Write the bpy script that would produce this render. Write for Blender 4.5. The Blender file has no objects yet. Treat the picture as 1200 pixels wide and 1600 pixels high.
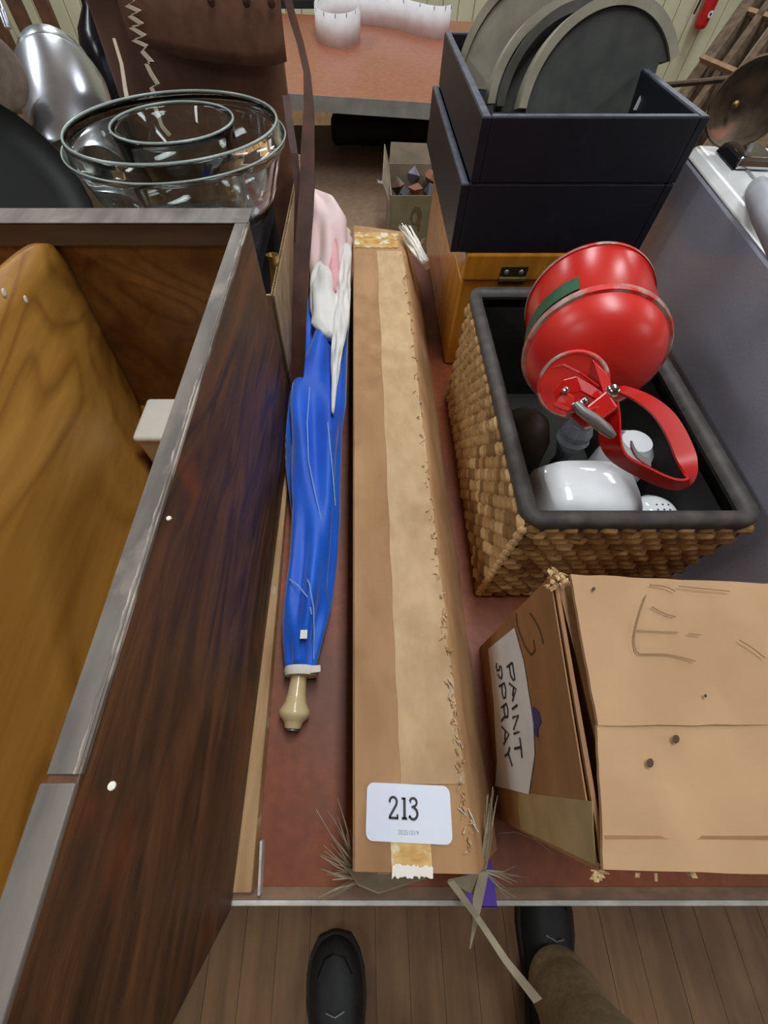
import bpy, bmesh, math, random
from math import sin, cos, pi, radians
from mathutils import Vector, Matrix, noise as mnoise

S = bpy.context.scene
COL = S.collection
random.seed(7)
R = random.random
def U(a, b): return a + (b - a) * R()

# ---------------------------------------------------------------- camera
F = 636.0; TH = math.atan2(1037.0, F); CZ = 1.28; CX0 = 567.0
cam = bpy.data.cameras.new('camera'); cam_o = bpy.data.objects.new('camera', cam); COL.objects.link(cam_o)
cam_o.location = (0, 0, CZ); cam_o.rotation_euler = (pi/2 - TH, 0, 0)
cam.sensor_fit = 'VERTICAL'; cam.sensor_height = 36; cam.lens = F / 1600 * 36; cam.clip_start = .01
cam.shift_x = (600 - CX0) / 1600
S.camera = cam_o
# ---------------------------------------------------------------- world, exposure
w = bpy.data.worlds.new('world'); S.world = w; w.use_nodes = True
w.node_tree.nodes['Background'].inputs[0].default_value = (.75, .85, 1, 1)
w.node_tree.nodes['Background'].inputs[1].default_value = .3
S.view_settings.view_transform = 'Standard'; S.view_settings.look = 'None'
S.view_settings.exposure = -0.04; S.view_settings.gamma = 1; S.view_settings.use_curve_mapping = False
# ---------------------------------------------------------------- ceiling lights (real fixtures built below)
LIGHTS = [(-2.2, 2.6), (0.3, 2.6), (2.8, 2.6), (-2.2, .55), (0.3, .55), (2.8, .55), (-2.2, -1.6), (2.8, -1.6), (-1.5, 4.4), (2.6, 4.4)]
LIGHT_W = {(0.3, .55): 26, (-2.2, .55): 20, (2.8, .55): 14}
for (lx, ly) in LIGHTS:
    l = bpy.data.lights.new('fluorescent', 'AREA'); l.shape = 'RECTANGLE'; l.size = .3; l.size_y = 1.2
    l.energy = LIGHT_W.get((lx, ly), 15 if ly < 4 else 26); l.color = (.93, .97, 1)
    o = bpy.data.objects.new('fluorescent', l); COL.objects.link(o); o.location = (lx, ly, 2.84)

# ---------------------------------------------------------------- pixel -> world helpers (measuring only)
RD = lambda u, v: Vector(((u-CX0)/F, cos(TH) - (v-800)/F*sin(TH), -sin(TH) - (v-800)/F*cos(TH)))
def P(u, v, z=.73):
    r = RD(u, v); return Vector((0, 0, CZ)) + r * ((z - CZ) / r.z)
def PY(u, v, Y):
    r = RD(u, v); return Vector((0, 0, CZ)) + r * (Y / r.y)
def PX(u, v, X):
    r = RD(u, v); return Vector((0, 0, CZ)) + r * (X / r.x)
def PD(u, v, d): return Vector((0, 0, CZ)) + RD(u, v) * d

# ---------------------------------------------------------------- materials
def lin(c):
    c = c / 255.0
    return c / 12.92 if c <= .04045 else ((c + .055) / 1.055) ** 2.4
def rgb(c): return (lin(c[0]), lin(c[1]), lin(c[2]), 1)
_m = {}
def M(name, c1, c2=None, rough=.6, metal=0, scale=(20, 20, 20), detail=4, contrast=(.35, .65), bump=0, c3=None, s3=6, t3=(.55, .62), dist=0, coat=0, trans=0, sheen=0, rvar=0):
    m = bpy.data.materials.new(name); m.use_nodes = True
    nt = m.node_tree; N = nt.nodes; L = nt.links; b = N['Principled BSDF']
    b.inputs['Roughness'].default_value = rough; b.inputs['Metallic'].default_value = metal
    b.inputs['Coat Weight'].default_value = coat; b.inputs['Transmission Weight'].default_value = trans
    b.inputs['Sheen Weight'].default_value = sheen
    tc = N.new('ShaderNodeTexCoord'); mp = N.new('ShaderNodeMapping'); mp.inputs['Scale'].default_value = scale
    no = N.new('ShaderNodeTexNoise'); no.inputs['Scale'].default_value = 1; no.inputs['Detail'].default_value = detail
    no.inputs['Distortion'].default_value = dist
    L.new(tc.outputs['Object'], mp.inputs[0]); L.new(mp.outputs[0], no.inputs[0])
    cr = N.new('ShaderNodeValToRGB'); cr.color_ramp.elements[0].position = contrast[0]; cr.color_ramp.elements[1].position = contrast[1]
    cr.color_ramp.elements[0].color = rgb(c1); cr.color_ramp.elements[1].color = rgb(c2 or c1)
    L.new(no.outputs[0], cr.inputs[0]); out = cr.outputs[0]
    if c3:
        n2 = N.new('ShaderNodeTexNoise'); n2.inputs['Scale'].default_value = s3; n2.inputs['Detail'].default_value = 6
        L.new(tc.outputs['Object'], n2.inputs[0])
        r2 = N.new('ShaderNodeValToRGB'); r2.color_ramp.elements[0].position = t3[0]; r2.color_ramp.elements[1].position = t3[1]
        L.new(n2.outputs[0], r2.inputs[0])
        mx = N.new('ShaderNodeMix'); mx.data_type = 'RGBA'; L.new(r2.outputs[0], mx.inputs[0]); L.new(out, mx.inputs[6]); mx.inputs[7].default_value = rgb(c3)
        out = mx.outputs[2]
    L.new(out, b.inputs['Base Color'])
    if bump:
        bp = N.new('ShaderNodeBump'); bp.inputs['Strength'].default_value = bump; bp.inputs['Distance'].default_value = .002
        L.new(no.outputs[0], bp.inputs['Height']); L.new(bp.outputs[0], b.inputs['Normal'])
    if rvar:
        mr = N.new('ShaderNodeMapRange'); mr.inputs['To Min'].default_value = rough - rvar; mr.inputs['To Max'].default_value = rough + rvar
        L.new(no.outputs[0], mr.inputs[0]); L.new(mr.outputs[0], b.inputs['Roughness'])
    _m[name] = m
    return m
def plywood(name, c1, c2, wscale, dist, rough=.5, dark=(.5, .4, .28, 1)):
    m = M(name, c1, c2, rough=rough, scale=(70, 4, 70), bump=.12)
    nt = m.node_tree; N = nt.nodes; L = nt.links; b = N['Principled BSDF']
    tc = [n for n in N if n.type == 'TEX_COORD'][0]
    mp = N.new('ShaderNodeMapping'); mp.inputs['Scale'].default_value = (1.6, .55, 2.2)
    no = N.new('ShaderNodeTexNoise'); no.inputs['Scale'].default_value = wscale; no.inputs['Detail'].default_value = 1.5; no.inputs['Distortion'].default_value = dist
    L.new(tc.outputs['Object'], mp.inputs[0]); L.new(mp.outputs[0], no.inputs[0])
    mu = N.new('ShaderNodeMath'); mu.operation = 'MULTIPLY'; mu.inputs[1].default_value = 16; L.new(no.outputs[0], mu.inputs[0])
    fr = N.new('ShaderNodeMath'); fr.operation = 'FRACT'; L.new(mu.outputs[0], fr.inputs[0])
    r = N.new('ShaderNodeValToRGB'); e = r.color_ramp.elements
    e[0].position = 0; e[0].color = dark; e[1].position = .28; e[1].color = (1, 1, 1, 1); q = e.new(.8); q.color = (.92, .88, .82, 1); q2 = e.new(.98); q2.color = dark
    L.new(fr.outputs[0], r.inputs[0])
    src = b.inputs['Base Color'].links[0].from_socket
    mx = N.new('ShaderNodeMix'); mx.data_type = 'RGBA'; mx.blend_type = 'MULTIPLY'; mx.inputs[0].default_value = .62
    L.new(src, mx.inputs[6]); L.new(r.outputs[0], mx.inputs[7]); L.new(mx.outputs[2], b.inputs['Base Color'])
    return m
m_hard = M('hardboard', (128, 104, 84), (142, 116, 94), .6, scale=(30, 30, 30))
m_floor = M('floor_wood', (124, 92, 60), (150, 114, 78), .6, scale=(30, 3, 30), c3=(98, 70, 48), s3=3, t3=(.5, .7), bump=.1)
m_wallb = M('unseen_wall_dark', (92, 70, 52), (110, 84, 62), .7, scale=(3, 3, 3))  # dark finish for the unseen walls, picked to cut bounce and raise contrast
m_wall = M('wall_paint', (206, 208, 176), (220, 220, 188), .7, scale=(3, 3, 3))
m_ceil = M('ceiling_paint', (215, 215, 210), (225, 225, 220), .8)
m_lam = M('laminate', (130, 62, 28), (146, 74, 36), .5, scale=(90, 90, 90), c3=(98, 52, 30), s3=5, t3=(.45, .7))
m_lam2 = M('laminate_far', (150, 88, 62), (166, 102, 74), .32, scale=(40, 40, 40))
m_edge = M('trim_metal', (176, 174, 168), (210, 208, 202), .45, scale=(30, 90, 90))
m_edgeb = M('trim_strip', (112, 84, 62), (134, 102, 76), .6, scale=(40, 90, 90))
m_far_e = M('trim_far', (134, 134, 128), (150, 150, 144), .5)
m_steel = M('steel_leg', (90, 92, 94), (110, 112, 114), .4, .8)
m_purple = M('purple_tape', (72, 34, 150), (84, 42, 168), .4)
m_card = M('kraft', (172, 130, 88), (190, 148, 104), .75, scale=(25, 8, 25), c3=(152, 112, 74), s3=14, t3=(.5, .75), bump=.06)
m_tape = M('gummed_tape', (200, 166, 122), (214, 182, 138), .7, scale=(60, 30, 60), c3=(170, 136, 96), s3=9, t3=(.55, .8), bump=.05)
m_yel = M('old_clear_tape', (196, 140, 66), (226, 190, 120), .25, scale=(50, 120, 50), c3=(238, 232, 210), s3=60, t3=(.52, .62))
m_fib = M('glass_fibre', (140, 128, 108), (170, 158, 134), .5)
m_fibw = M('white_fibre', (226, 220, 206), (244, 240, 230), .5)
m_lab = M('label_white', (222, 230, 246), (228, 236, 250), .35)
m_ink = M('ink', (28, 24, 30), (36, 32, 38), .5)
m_inkg = M('ink_grey', (150, 152, 160), (160, 162, 170), .5)
m_torn = M('torn_kraft', (214, 186, 140), (160, 116, 74), .9, scale=(200, 200, 200))
m_blue = M('blue_nylon', (0, 80, 200), (8, 106, 232), .55, scale=(14, 8, 14), bump=.8, sheen=.3)
m_bluel = M('light_blue_nylon', (120, 170, 226), (150, 190, 236), .55, sheen=.3)
m_white = M('white_nylon', (226, 224, 220), (238, 236, 232), .6, sheen=.2)
m_pink = M('pink_nylon', (232, 196, 200), (240, 218, 216), .6, scale=(14, 4, 14), sheen=.2)
m_pinkd = M('pink_fold', (228, 150, 160), (236, 180, 186), .6)
m_redf = M('red_nylon', (206, 50, 30), (220, 60, 36), .6)
m_cream = M('cream_wood', (214, 190, 140), (226, 206, 160), .25, coat=.4)
m_band = M('elastic_band', (226, 220, 206), (236, 230, 216), .8)
m_ply = plywood('plywood_inside', (164, 116, 46), (180, 130, 58), 2.6, .6, .45)
m_plyd = plywood('plywood_back', (138, 94, 44), (154, 106, 54), 2.0, .3, .5)
m_dark = M('dark_stain', (62, 40, 24), (112, 74, 44), .5, scale=(30, 5, 26), dist=2.0, contrast=(.36, .72), c3=(124, 64, 26), s3=10, t3=(.58, .70), bump=.9, rvar=.1)
m_grim = M('grimy_edge', (92, 86, 80), (122, 114, 106), .5, scale=(60, 14, 60), c3=(140, 130, 120), s3=25, t3=(.6, .75))
m_worn = M('worn_arris', (104, 94, 84), (176, 164, 152), .6, scale=(120, 26, 120), contrast=(.42, .55))
m_brail = M('back_rail', (84, 62, 48), (104, 80, 62), .55, scale=(6, 40, 40))
m_wplas = M('white_plastic', (226, 222, 210), (234, 230, 218), .35)
m_board = M('raw_board', (150, 112, 70), (186, 150, 104), .6, scale=(60, 8, 60), c3=(200, 184, 156), s3=40, t3=(.6, .7))
m_glass = bpy.data.materials.new('clear_glass'); m_glass.use_nodes = True
_b = m_glass.node_tree.nodes['Principled BSDF']; _b.inputs['Transmission Weight'].default_value = 1; _b.inputs['Roughness'].default_value = .02
_b.inputs['Base Color'].default_value = (.93, .98, .96, 1); _b.inputs['IOR'].default_value = 1.45
m_corr = M('corrugated', (150, 124, 92), (170, 144, 110), .8, scale=(30, 30, 30))
m_corre = M('corrugated_edge', (176, 150, 112), (150, 122, 86), .85, scale=(300, 300, 300))
m_leath = M('leather', (98, 64, 46), (118, 80, 60), .6, scale=(40, 40, 40), c3=(84, 52, 38), s3=10, t3=(.45, .7), bump=.3)
m_strap = M('leather_strap', (58, 32, 24), (78, 44, 34), .42, scale=(30, 30, 30), bump=.2)
m_lace = M('lacing', (214, 198, 172), (230, 214, 190), .7)
m_alu = M('aluminium', (186, 192, 202), (206, 212, 222), .27, .95, scale=(20, 20, 20))
m_alud = M('dark_gap', (50, 50, 54), (70, 70, 74), .5, .4)
m_iron = M('black_enamel', (16, 20, 20), (24, 28, 28), .42)
m_cloth = M('dark_cloth', (24, 20, 28), (44, 32, 40), .9, scale=(25, 25, 25), bump=.6)
m_brownd = M('brown_disc', (110, 96, 84), (134, 118, 102), .6, scale=(60, 60, 60))
m_brass = M('brass', (176, 146, 84), (206, 180, 120), .3, .9)
m_honey = M('honey_wood', (186, 122, 38), (204, 140, 50), .22, scale=(60, 60, 8), coat=.3)
m_hinge = M('old_brass', (84, 72, 40), (110, 96, 56), .4, .8)
m_navy = M('navy_paint', (15, 17, 28), (20, 22, 36), .5, scale=(60, 60, 60), c3=(34, 36, 48), s3=30, t3=(.62, .8), bump=.15)
m_navye = M('navy_worn', (56, 60, 74), (84, 88, 104), .5, scale=(60, 60, 60))
m_drum = M('grey_board', (52, 54, 52), (66, 68, 64), .7, scale=(30, 30, 30))
m_drumr = M('drum_rim', (132, 126, 110), (156, 150, 132), .6, scale=(20, 20, 20), c3=(180, 176, 160), s3=12, t3=(.6, .75))
m_drumd = M('dark_band', (60, 58, 54), (80, 78, 72), .5)
m_rust = M('rusty_iron', (66, 52, 40), (104, 86, 66), .6, .4, scale=(40, 40, 40), c3=(140, 90, 70), s3=30, t3=(.62, .7))
m_case = M('case_grey', (178, 180, 194), (186, 188, 202), .25, .35, scale=(400, 400, 400))
m_caser = M('case_rim', (214, 216, 216), (226, 228, 228), .3, .3)
m_chrome = M('chrome', (210, 214, 220), (226, 230, 236), .12, 1)
m_gplas = M('grey_plastic', (150, 152, 160), (164, 166, 174), .4)
m_blk = M('black_plastic', (14, 14, 18), (22, 22, 26), .2)
m_weave = M('woven_grass', (150, 114, 66), (196, 158, 104), .6, scale=(50, 50, 50), bump=.3)
m_weave2 = M('woven_grass_pale', (196, 160, 108), (216, 182, 130), .6, scale=(50, 50, 50), bump=.3)
m_weave3 = M('woven_grass_dark', (118, 86, 48), (150, 112, 66), .6, scale=(50, 50, 50), bump=.3)
m_wbase = M('weave_base', (74, 50, 26), (96, 68, 38), .8)
m_rim = M('rim_cloth', (58, 54, 52), (78, 74, 70), .6, scale=(60, 60, 60), bump=.2)
m_lin = M('basket_lining', (28, 28, 26), (38, 38, 34), .7)
m_red = M('red_enamel', (182, 20, 16), (198, 28, 22), .27, scale=(8, 8, 8), c3=(150, 30, 24), s3=14, t3=(.6, .85), bump=.25)
m_redb = M('red_faded', (206, 40, 34), (214, 58, 48), .32, scale=(12, 12, 12))
m_chip = M('chipped_edge', (150, 110, 100), (186, 170, 160), .5, .3, scale=(80, 80, 80), c3=(200, 40, 36), s3=50, t3=(.45, .6))
m_green = M('green_label', (26, 74, 50), (34, 88, 60), .45)
m_zinc = M('zinc', (140, 140, 138), (170, 170, 168), .4, .7)
m_porc = M('porcelain', (222, 226, 228), (232, 236, 238), .1, coat=.5)
m_stone = M('brown_gourd', (62, 50, 34), (84, 68, 46), .55)
m_stop = M('pressed_glass', (130, 136, 142), (170, 176, 182), .12, .3)
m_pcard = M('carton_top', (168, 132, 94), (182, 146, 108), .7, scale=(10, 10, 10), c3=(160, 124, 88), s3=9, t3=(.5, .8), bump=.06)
m_pcard_shade = M('carton_side_shaded', (132, 90, 52), (152, 108, 66), .6, scale=(30, 6, 30))  # same card as the top, darkened to put side shade into the colour
m_oldtape = M('paper_tape_old', (150, 128, 84), (174, 150, 104), .5, scale=(20, 20, 20))
m_paper = M('note_paper', (206, 204, 202), (216, 214, 212), .8)
m_pencil = M('pencil_line', (140, 108, 74), (128, 98, 66), .8)
m_spot = M('dark_spot', (80, 56, 34), (60, 42, 28), .8)
m_bluei = M('blue_ink', (40, 36, 96), (56, 50, 120), .6)
m_ppr = M('register_paper', (226, 226, 230), (236, 236, 240), .6)
m_bincard = M('printed_carton', (112, 104, 78), (126, 116, 88), .7)
m_flap = M('carton_flap', (122, 108, 92), (140, 124, 106), .8)
m_scrap = [M('scrap_a', (90, 70, 60), (140, 110, 90), .5), M('scrap_b', (120, 110, 130), (160, 150, 160), .4), M('scrap_c', (130, 80, 56), (150, 96, 70), .5), M('scrap_d', (50, 42, 56), (70, 60, 74), .5)]
m_bagg = M('dark_green_bag', (22, 26, 24), (34, 38, 34), .7, scale=(12, 12, 12), bump=.5)
m_ext = M('extinguisher_red', (180, 30, 34), (196, 38, 40), .3)
m_rack = M('old_rack_wood', (88, 72, 56), (120, 100, 80), .8, scale=(30, 30, 30))
m_rackl = M('rack_slat', (150, 120, 90), (170, 140, 106), .8)
m_shoe = M('black_shoe', (20, 22, 24), (30, 32, 34), .6, scale=(60, 60, 60), bump=.2)
m_sole = M('sole', (34, 30, 28), (46, 40, 36), .8)
m_trou = M('trousers', (158, 138, 108), (176, 156, 122), .9, scale=(90, 90, 90), c3=(128, 112, 86), s3=8, t3=(.45, .7), bump=.3)
m_chair = M('brown_slat', (90, 62, 44), (110, 78, 56), .6)
m_blkbag = M('bin_liner', (18, 20, 24), (30, 32, 38), .25, scale=(20, 20, 20), bump=1.0)
m_em = bpy.data.materials.new('lamp_diffuser'); m_em.use_nodes = True
_b = m_em.node_tree.nodes['Principled BSDF']; _b.inputs['Emission Color'].default_value = (.93, .97, 1, 1); _b.inputs['Emission Strength'].default_value = 3

# ---------------------------------------------------------------- mesh helpers
class MB:
    def __init__(s): s.v = []; s.f = []
    def add(s, vs, fs):
        n = len(s.v); s.v += [Vector(x) for x in vs]; s.f += [tuple(n + i for i in f) for f in fs]; return s
    def hexa(s, p):   # 8 pts: bottom 4 ccw, top 4 ccw
        return s.add(p, [(3, 2, 1, 0), (4, 5, 6, 7), (0, 1, 5, 4), (1, 2, 6, 5), (2, 3, 7, 6), (3, 0, 4, 7)])
    def box(s, x0, x1, y0, y1, z0, z1):
        return s.hexa([(x0, y0, z0), (x1, y0, z0), (x1, y1, z0), (x0, y1, z0), (x0, y0, z1), (x1, y0, z1), (x1, y1, z1), (x0, y1, z1)])
    def prism(s, pts, off):   # planar outline extruded by vector
        n = len(pts); off = Vector(off); a = [Vector(p) for p in pts]
        return s.add(a + [p + off for p in a], [tuple(range(n))[::-1], tuple(range(n, 2*n))] + [(i, (i+1) % n, n + (i+1) % n, n + i) for i in range(n)])
    def tube(s, path, r, n=8, cap=True):
        path = [Vector(p) for p in path]; rs = r if isinstance(r, (list, tuple)) else [r] * len(path)
        up = None; vs = []
        for i, p in enumerate(path):
            t = (path[min(i+1, len(path)-1)] - path[max(i-1, 0)]).normalized()
            if up is None: up = t.orthogonal().normalized()
            up = (up - t * up.dot(t)).normalized(); q = t.cross(up)
            vs += [p + (up * cos(2*pi*k/n) + q * sin(2*pi*k/n)) * rs[i] for k in range(n)]
        fs = [(i*n+k, i*n+(k+1) % n, (i+1)*n+(k+1) % n, (i+1)*n+k) for i in range(len(path)-1) for k in range(n)]
        if cap: fs += [tuple(range(n))[::-1], tuple(range((len(path)-1)*n, len(path)*n))]
        return s.add(vs, fs)
    def lathe(s, prof, C, A, n=48, sx=1, a0=0, a1=2*pi, capa=True, ref=None):  # prof [(r, h)] about axis A
        C = Vector(C); A = Vector(A).normalized(); u = (Vector(ref) - A*Vector(ref).dot(A)).normalized() if ref else A.orthogonal().normalized(); q = A.cross(u)
        full = abs(a1 - a0 - 2*pi) < 1e-6; m = n if full else n + 1; vs = []
        for (r, h) in prof:
            for k in range(m):
                a = a0 + (a1-a0) * k / n
                vs.append(C + A*h + (u*cos(a)*sx + q*sin(a)) * max(r, 1e-5))
        fs = []
        for i in range(len(prof)-1):
            for k in range(n):
                k2 = (k+1) % m
                fs.append((i*m+k, i*m+k2, (i+1)*m+k2, (i+1)*m+k))
        return s.add(vs, fs)
    def ribbon(s, path, side, w, th=.0004):   # flat band: path points, side vector(s), width
        path = [Vector(p) for p in path]; n = len(path); vs = []
        for i, p in enumerate(path):
            sd = Vector(side[i] if isinstance(side, list) else side).normalized()
            ww = w[i] if isinstance(w, (list, tuple)) else w
            t = (path[min(i+1, n-1)] - path[max(i-1, 0)]).normalized(); nn = t.cross(sd).normalized() * th
            vs += [p - sd*ww/2 - nn, p + sd*ww/2 - nn, p + sd*ww/2 + nn, p - sd*ww/2 + nn]
        fs = [(i*4+k, i*4+(k+1) % 4, (i+1)*4+(k+1) % 4, (i+1)*4+k) for i in range(n-1) for k in range(4)] + [(3, 2, 1, 0), tuple(range(4*n-4, 4*n))]
        return s.add(vs, fs)
    def loft(s, rings, cap=True):
        n = len(rings[0]); vs = [v for r in rings for v in r]
        fs = [(i*n+k, i*n+(k+1) % n, (i+1)*n+(k+1) % n, (i+1)*n+k) for i in range(len(rings)-1) for k in range(n)]
        if cap: fs += [tuple(range(n))[::-1], tuple(range((len(rings)-1)*n, len(rings)*n))]
        return s.add(vs, fs)
    def jit(s, a, sc=8):
        for v in s.v: v += (mnoise.noise_vector(v * sc)) * a
        return s
    def build(s, name, mat, parent=None, bevel=0, smooth=False, seg=2, solid=0, sub=0, label=None):
        me = bpy.data.meshes.new(name)
        off = wloc(parent) if parent else None
        if off is None:
            xs = [v.x for v in s.v]; ys = [v.y for v in s.v]; zs = [v.z for v in s.v]
            off = Vector(((min(xs)+max(xs))/2, (min(ys)+max(ys))/2, min(zs)))
        me.from_pydata([tuple(v - off) for v in s.v], [], s.f); me.validate()
        bm = bmesh.new(); bm.from_mesh(me); bmesh.ops.recalc_face_normals(bm, faces=bm.faces); bm.to_mesh(me); bm.free()
        me.materials.append(mat)
        if smooth:
            me.polygons.foreach_set('use_smooth', [True]*len(me.polygons))
            if bevel == 0 and smooth != 'all': me.set_sharp_from_angle(angle=radians(42))
        o = bpy.data.objects.new(name, me); COL.objects.link(o)
        if parent: o.parent = parent
        else: o.location = off
        if solid: md = o.modifiers.new('s', 'SOLIDIFY'); md.thickness = solid; md.offset = 0
        if sub: md = o.modifiers.new('u', 'SUBSURF'); md.levels = sub; md.render_levels = sub
        if bevel: md = o.modifiers.new('b', 'BEVEL'); md.width = bevel; md.segments = seg; md.limit_method = 'ANGLE'; md.harden_normals = False
        if label: o['label'] = label
        return o
def wloc(o):
    v = Vector((0, 0, 0))
    while o: v += o.location; o = o.parent
    return v
def thing(name, label, cat, loc, group=None):
    o = bpy.data.objects.new(name, None); COL.objects.link(o); o.location = loc; o.empty_display_size = .05
    return tag(o, label, cat, group)
def tag(o, label, cat, group=None, kind=None):
    o['label'] = label; o['category'] = cat
    if group: o['group'] = group
    if kind: o['kind'] = kind
    return o
def struct(o): o['kind'] = 'structure'; return o
def B(*a): return MB().box(*a)
def text_mesh(txt, name, size, mat, parent, origin, ux, uy, squash=1):   # flat lettering from the built-in typeface
    cu = bpy.data.curves.new('t', 'FONT'); cu.body = txt; cu.size = size; cu.extrude = .0001
    o = bpy.data.objects.new('t', cu); COL.objects.link(o); bpy.context.view_layer.update()
    me = bpy.data.meshes.new_from_object(o.evaluated_get(bpy.context.evaluated_depsgraph_get()))
    bpy.data.objects.remove(o)
    ux = Vector(ux).normalized(); uy = Vector(uy).normalized(); uz = ux.cross(uy); off = wloc(parent)
    for v in me.vertices:
        p = v.co.copy(); v.co = Vector(origin) + ux*p.x*squash + uy*p.y + uz*p.z - off
    me.materials.clear(); me.materials.append(mat)
    q = bpy.data.objects.new(name, me); COL.objects.link(q); q.parent = parent
    return q
def stroke(mb, pts, w, nrm, th=.0002):   # pen line as a thin flat ribbon lying on a face with normal nrm
    pts = [Vector(p) for p in pts]; nrm = Vector(nrm)
    n = len(pts); sides = []
    for i in range(n):
        t = (pts[min(i+1, n-1)] - pts[max(i-1, 0)]).normalized(); sides.append(t.cross(nrm).normalized())
    mb.ribbon([p + nrm*th for p in pts], sides, w, th)
T = .73   # table top

# ================================================================ SETTING
fl = struct(B(-3.5, 5.6, -2.6, 5.5, -.06, -.004).build('floor', m_floor))
px = -3.5; pl = .0735
for i in range(126):
    x = px + i*pl
    if x > 5.55: break
    B(x+.0005, x+pl-.0005, -2.6, 5.5, -.004, U(-.0006, 0)).build('plank', m_floor, fl)
wb = struct(B(-3.5, 5.6, 5.54, 5.6, 0, 3).build('wall_back', m_wall))
for i in range(68):
    x = -3.5 + i*.135
    if x > 5.5: break
    B(x+.003, x+.132, 5.52, 5.545, 0, 3).build('panel_board', m_wall, wb, bevel=.004, seg=1)
struct(B(-3.6, -3.5, -2.6, 5.6, 0, 3).build('wall_left', m_wallb))
struct(B(5.6, 5.7, -2.6, 5.6, 0, 3).build('wall_right', m_wallb))
struct(B(-3.5, 5.6, -2.7, -2.6, 0, 3).build('wall_front', m_wallb))
struct(B(-3.6, 5.7, -2.7, 5.6, 3, 3.06).build('ceiling', m_ceil))
for (lx, ly) in LIGHTS:
    t = thing('ceiling_light', 'fluorescent fixture fixed to the ceiling above the tables', 'lamp', (lx, ly, 2.86), 'ceiling fluorescents')
    MB().hexa([(lx-.17, ly-.62, 2.92), (lx+.17, ly-.62, 2.92), (lx+.17, ly+.62, 2.92), (lx-.17, ly+.62, 2.92), (lx-.12, ly-.6, 3), (lx+.12, ly-.6, 3), (lx+.12, ly+.6, 3), (lx-.12, ly+.6, 3)]).build('housing', m_ceil, t)
    B(lx-.15, lx+.15, ly-.6, ly+.6, 2.87, 2.92).build('diffuser', m_em, t, bevel=.01)

# ================================================================ NEAR TABLE
t = thing('display_table', 'long brown laminate table in front carrying cartons, basket and crate', 'table', (0, .6, 0))
B(-1.1, 1.5, -.118, 1.115, T-.03, T).build('tabletop', m_lam, t, bevel=.002)
B(-1.1, 1.5, -.1225, -.118, T-.036, T+.0004).build('edge_trim', m_edge, t, bevel=.001, label='thin pale metal edge strip')
B(-1.1, 1.5, -.1175, -.108, T, T+.0006).build('edge_strip', m_edgeb, t)
for sx in (-.95, 1.35):
    for sy in (.05, 1.0): MB().tube([(sx, sy, .005), (sx, sy, T-.03)], .016).build('leg', m_steel, t)
mb = MB(); a = P(727, 1372, T); c = P(771, 1372, T)
mb.box(a.x, c.x, -.1232, -.088, T, T+.0008); mb.box(a.x, c.x, -.1238, -.1225, T-.03, T+.0008)
mb.build('purple_tape', m_purple, t, label='purple tape wrapped over the front edge')

# ================================================================ LONG CARTON
H = .84
c = thing('long_carton', 'long narrow brown cardboard carton with frayed taped ends and number 213 tag', 'carton', (.03, .4, T))
def top(u, v): return P(u, v, H)
A0, A1, A2, A3 = top(551, 1362), top(747, 1366), top(631, 362), top(552, 352)
mb = MB()
def lerp(a, b, k): return a + (b-a)*k
nb = 28; rings = []
for i in range(nb+1):
    k = i/nb; l = lerp(A0, A3, k); r = lerp(A1, A2, k)
    wob = .0012*sin(i*1.7)
    bl = Vector((l.x-.002, l.y, T+.001)); br = Vector((r.x+.046+wob, r.y, T+.001)); 
    mid = Vector((r.x+.014+wob, r.y, H-.035)); ml = Vector((l.x-.001, l.y, H-.05))
    rr = r + Vector((.002, 0, -.004)); tl = l + Vector((0, 0, -.002)); tm = lerp(l, r, .3) + Vector((0, 0, .0005)); tm2 = lerp(l, r, .85) + Vector((0, 0, .0))
    rings.append([bl, br, mid, rr, r + Vector((-.003, 0, 0)), tm2, tm, l + Vector((.002, 0, 0)), tl, ml])
mb.loft(rings).build('carton_body', m_card, c, smooth=True)
# gummed paper tape: from seam (u 590 far .. 626 near) to right edge
mb = MB(); vs = []; n = 60
for i in range(n+1):
    k = i/n; v = 1225 + (392-1225)*k
    ul = 626 + (589-626)*k + .8*sin(i*.9); ur = 726 + (629-726)*k + 1.2*sin(i*2.3) + 1.0*sin(i*.7)
    a = P(ul, v, H+.0009); b = P(ur, v, H+.0005)
    vs += [a, b]
mb.add(vs, [(2*i, 2*i+1, 2*i+3, 2*i+2) for i in range(n)])
mb.build('paper_tape', m_tape, c, solid=.0005, label='paler gummed paper tape along the top')
# left facing strip slightly different tone edge
# ragged torn seam on the right
mb = MB()
for i in range(150):
    k = R(); v = 1330 + (392-1330)*k; ur = 733 + (628-733)*k + U(-4, 5)
    a = P(ur, v, H+.001); d = Vector((U(-.004, .004), U(-.007, .007), U(0, .003)))
    mb.ribbon([a, a+d*.5+Vector((0, 0, .001)), a+d], (1, 0, .2), U(.0006, .0022), .0003)
mb.build('torn_seam', m_torn, c)['kind'] = 'stuff'
mb = MB()
for (u, v) in [(715, 1160), (719, 1220), (722, 1268), (737, 1276), (702, 1085), (705, 1068), (741, 1290), (690, 930), (660, 690), (655, 630)]:
    a = P(u, v, H+.001); d = Vector((U(-.004, .006), U(.002, .006), 0))
    mb.tube([a-d, a+Vector((0, 0, .002)), a+d], .0006, 5)
mb.build('staple', m_edge, c)['kind'] = 'stuff'
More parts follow.
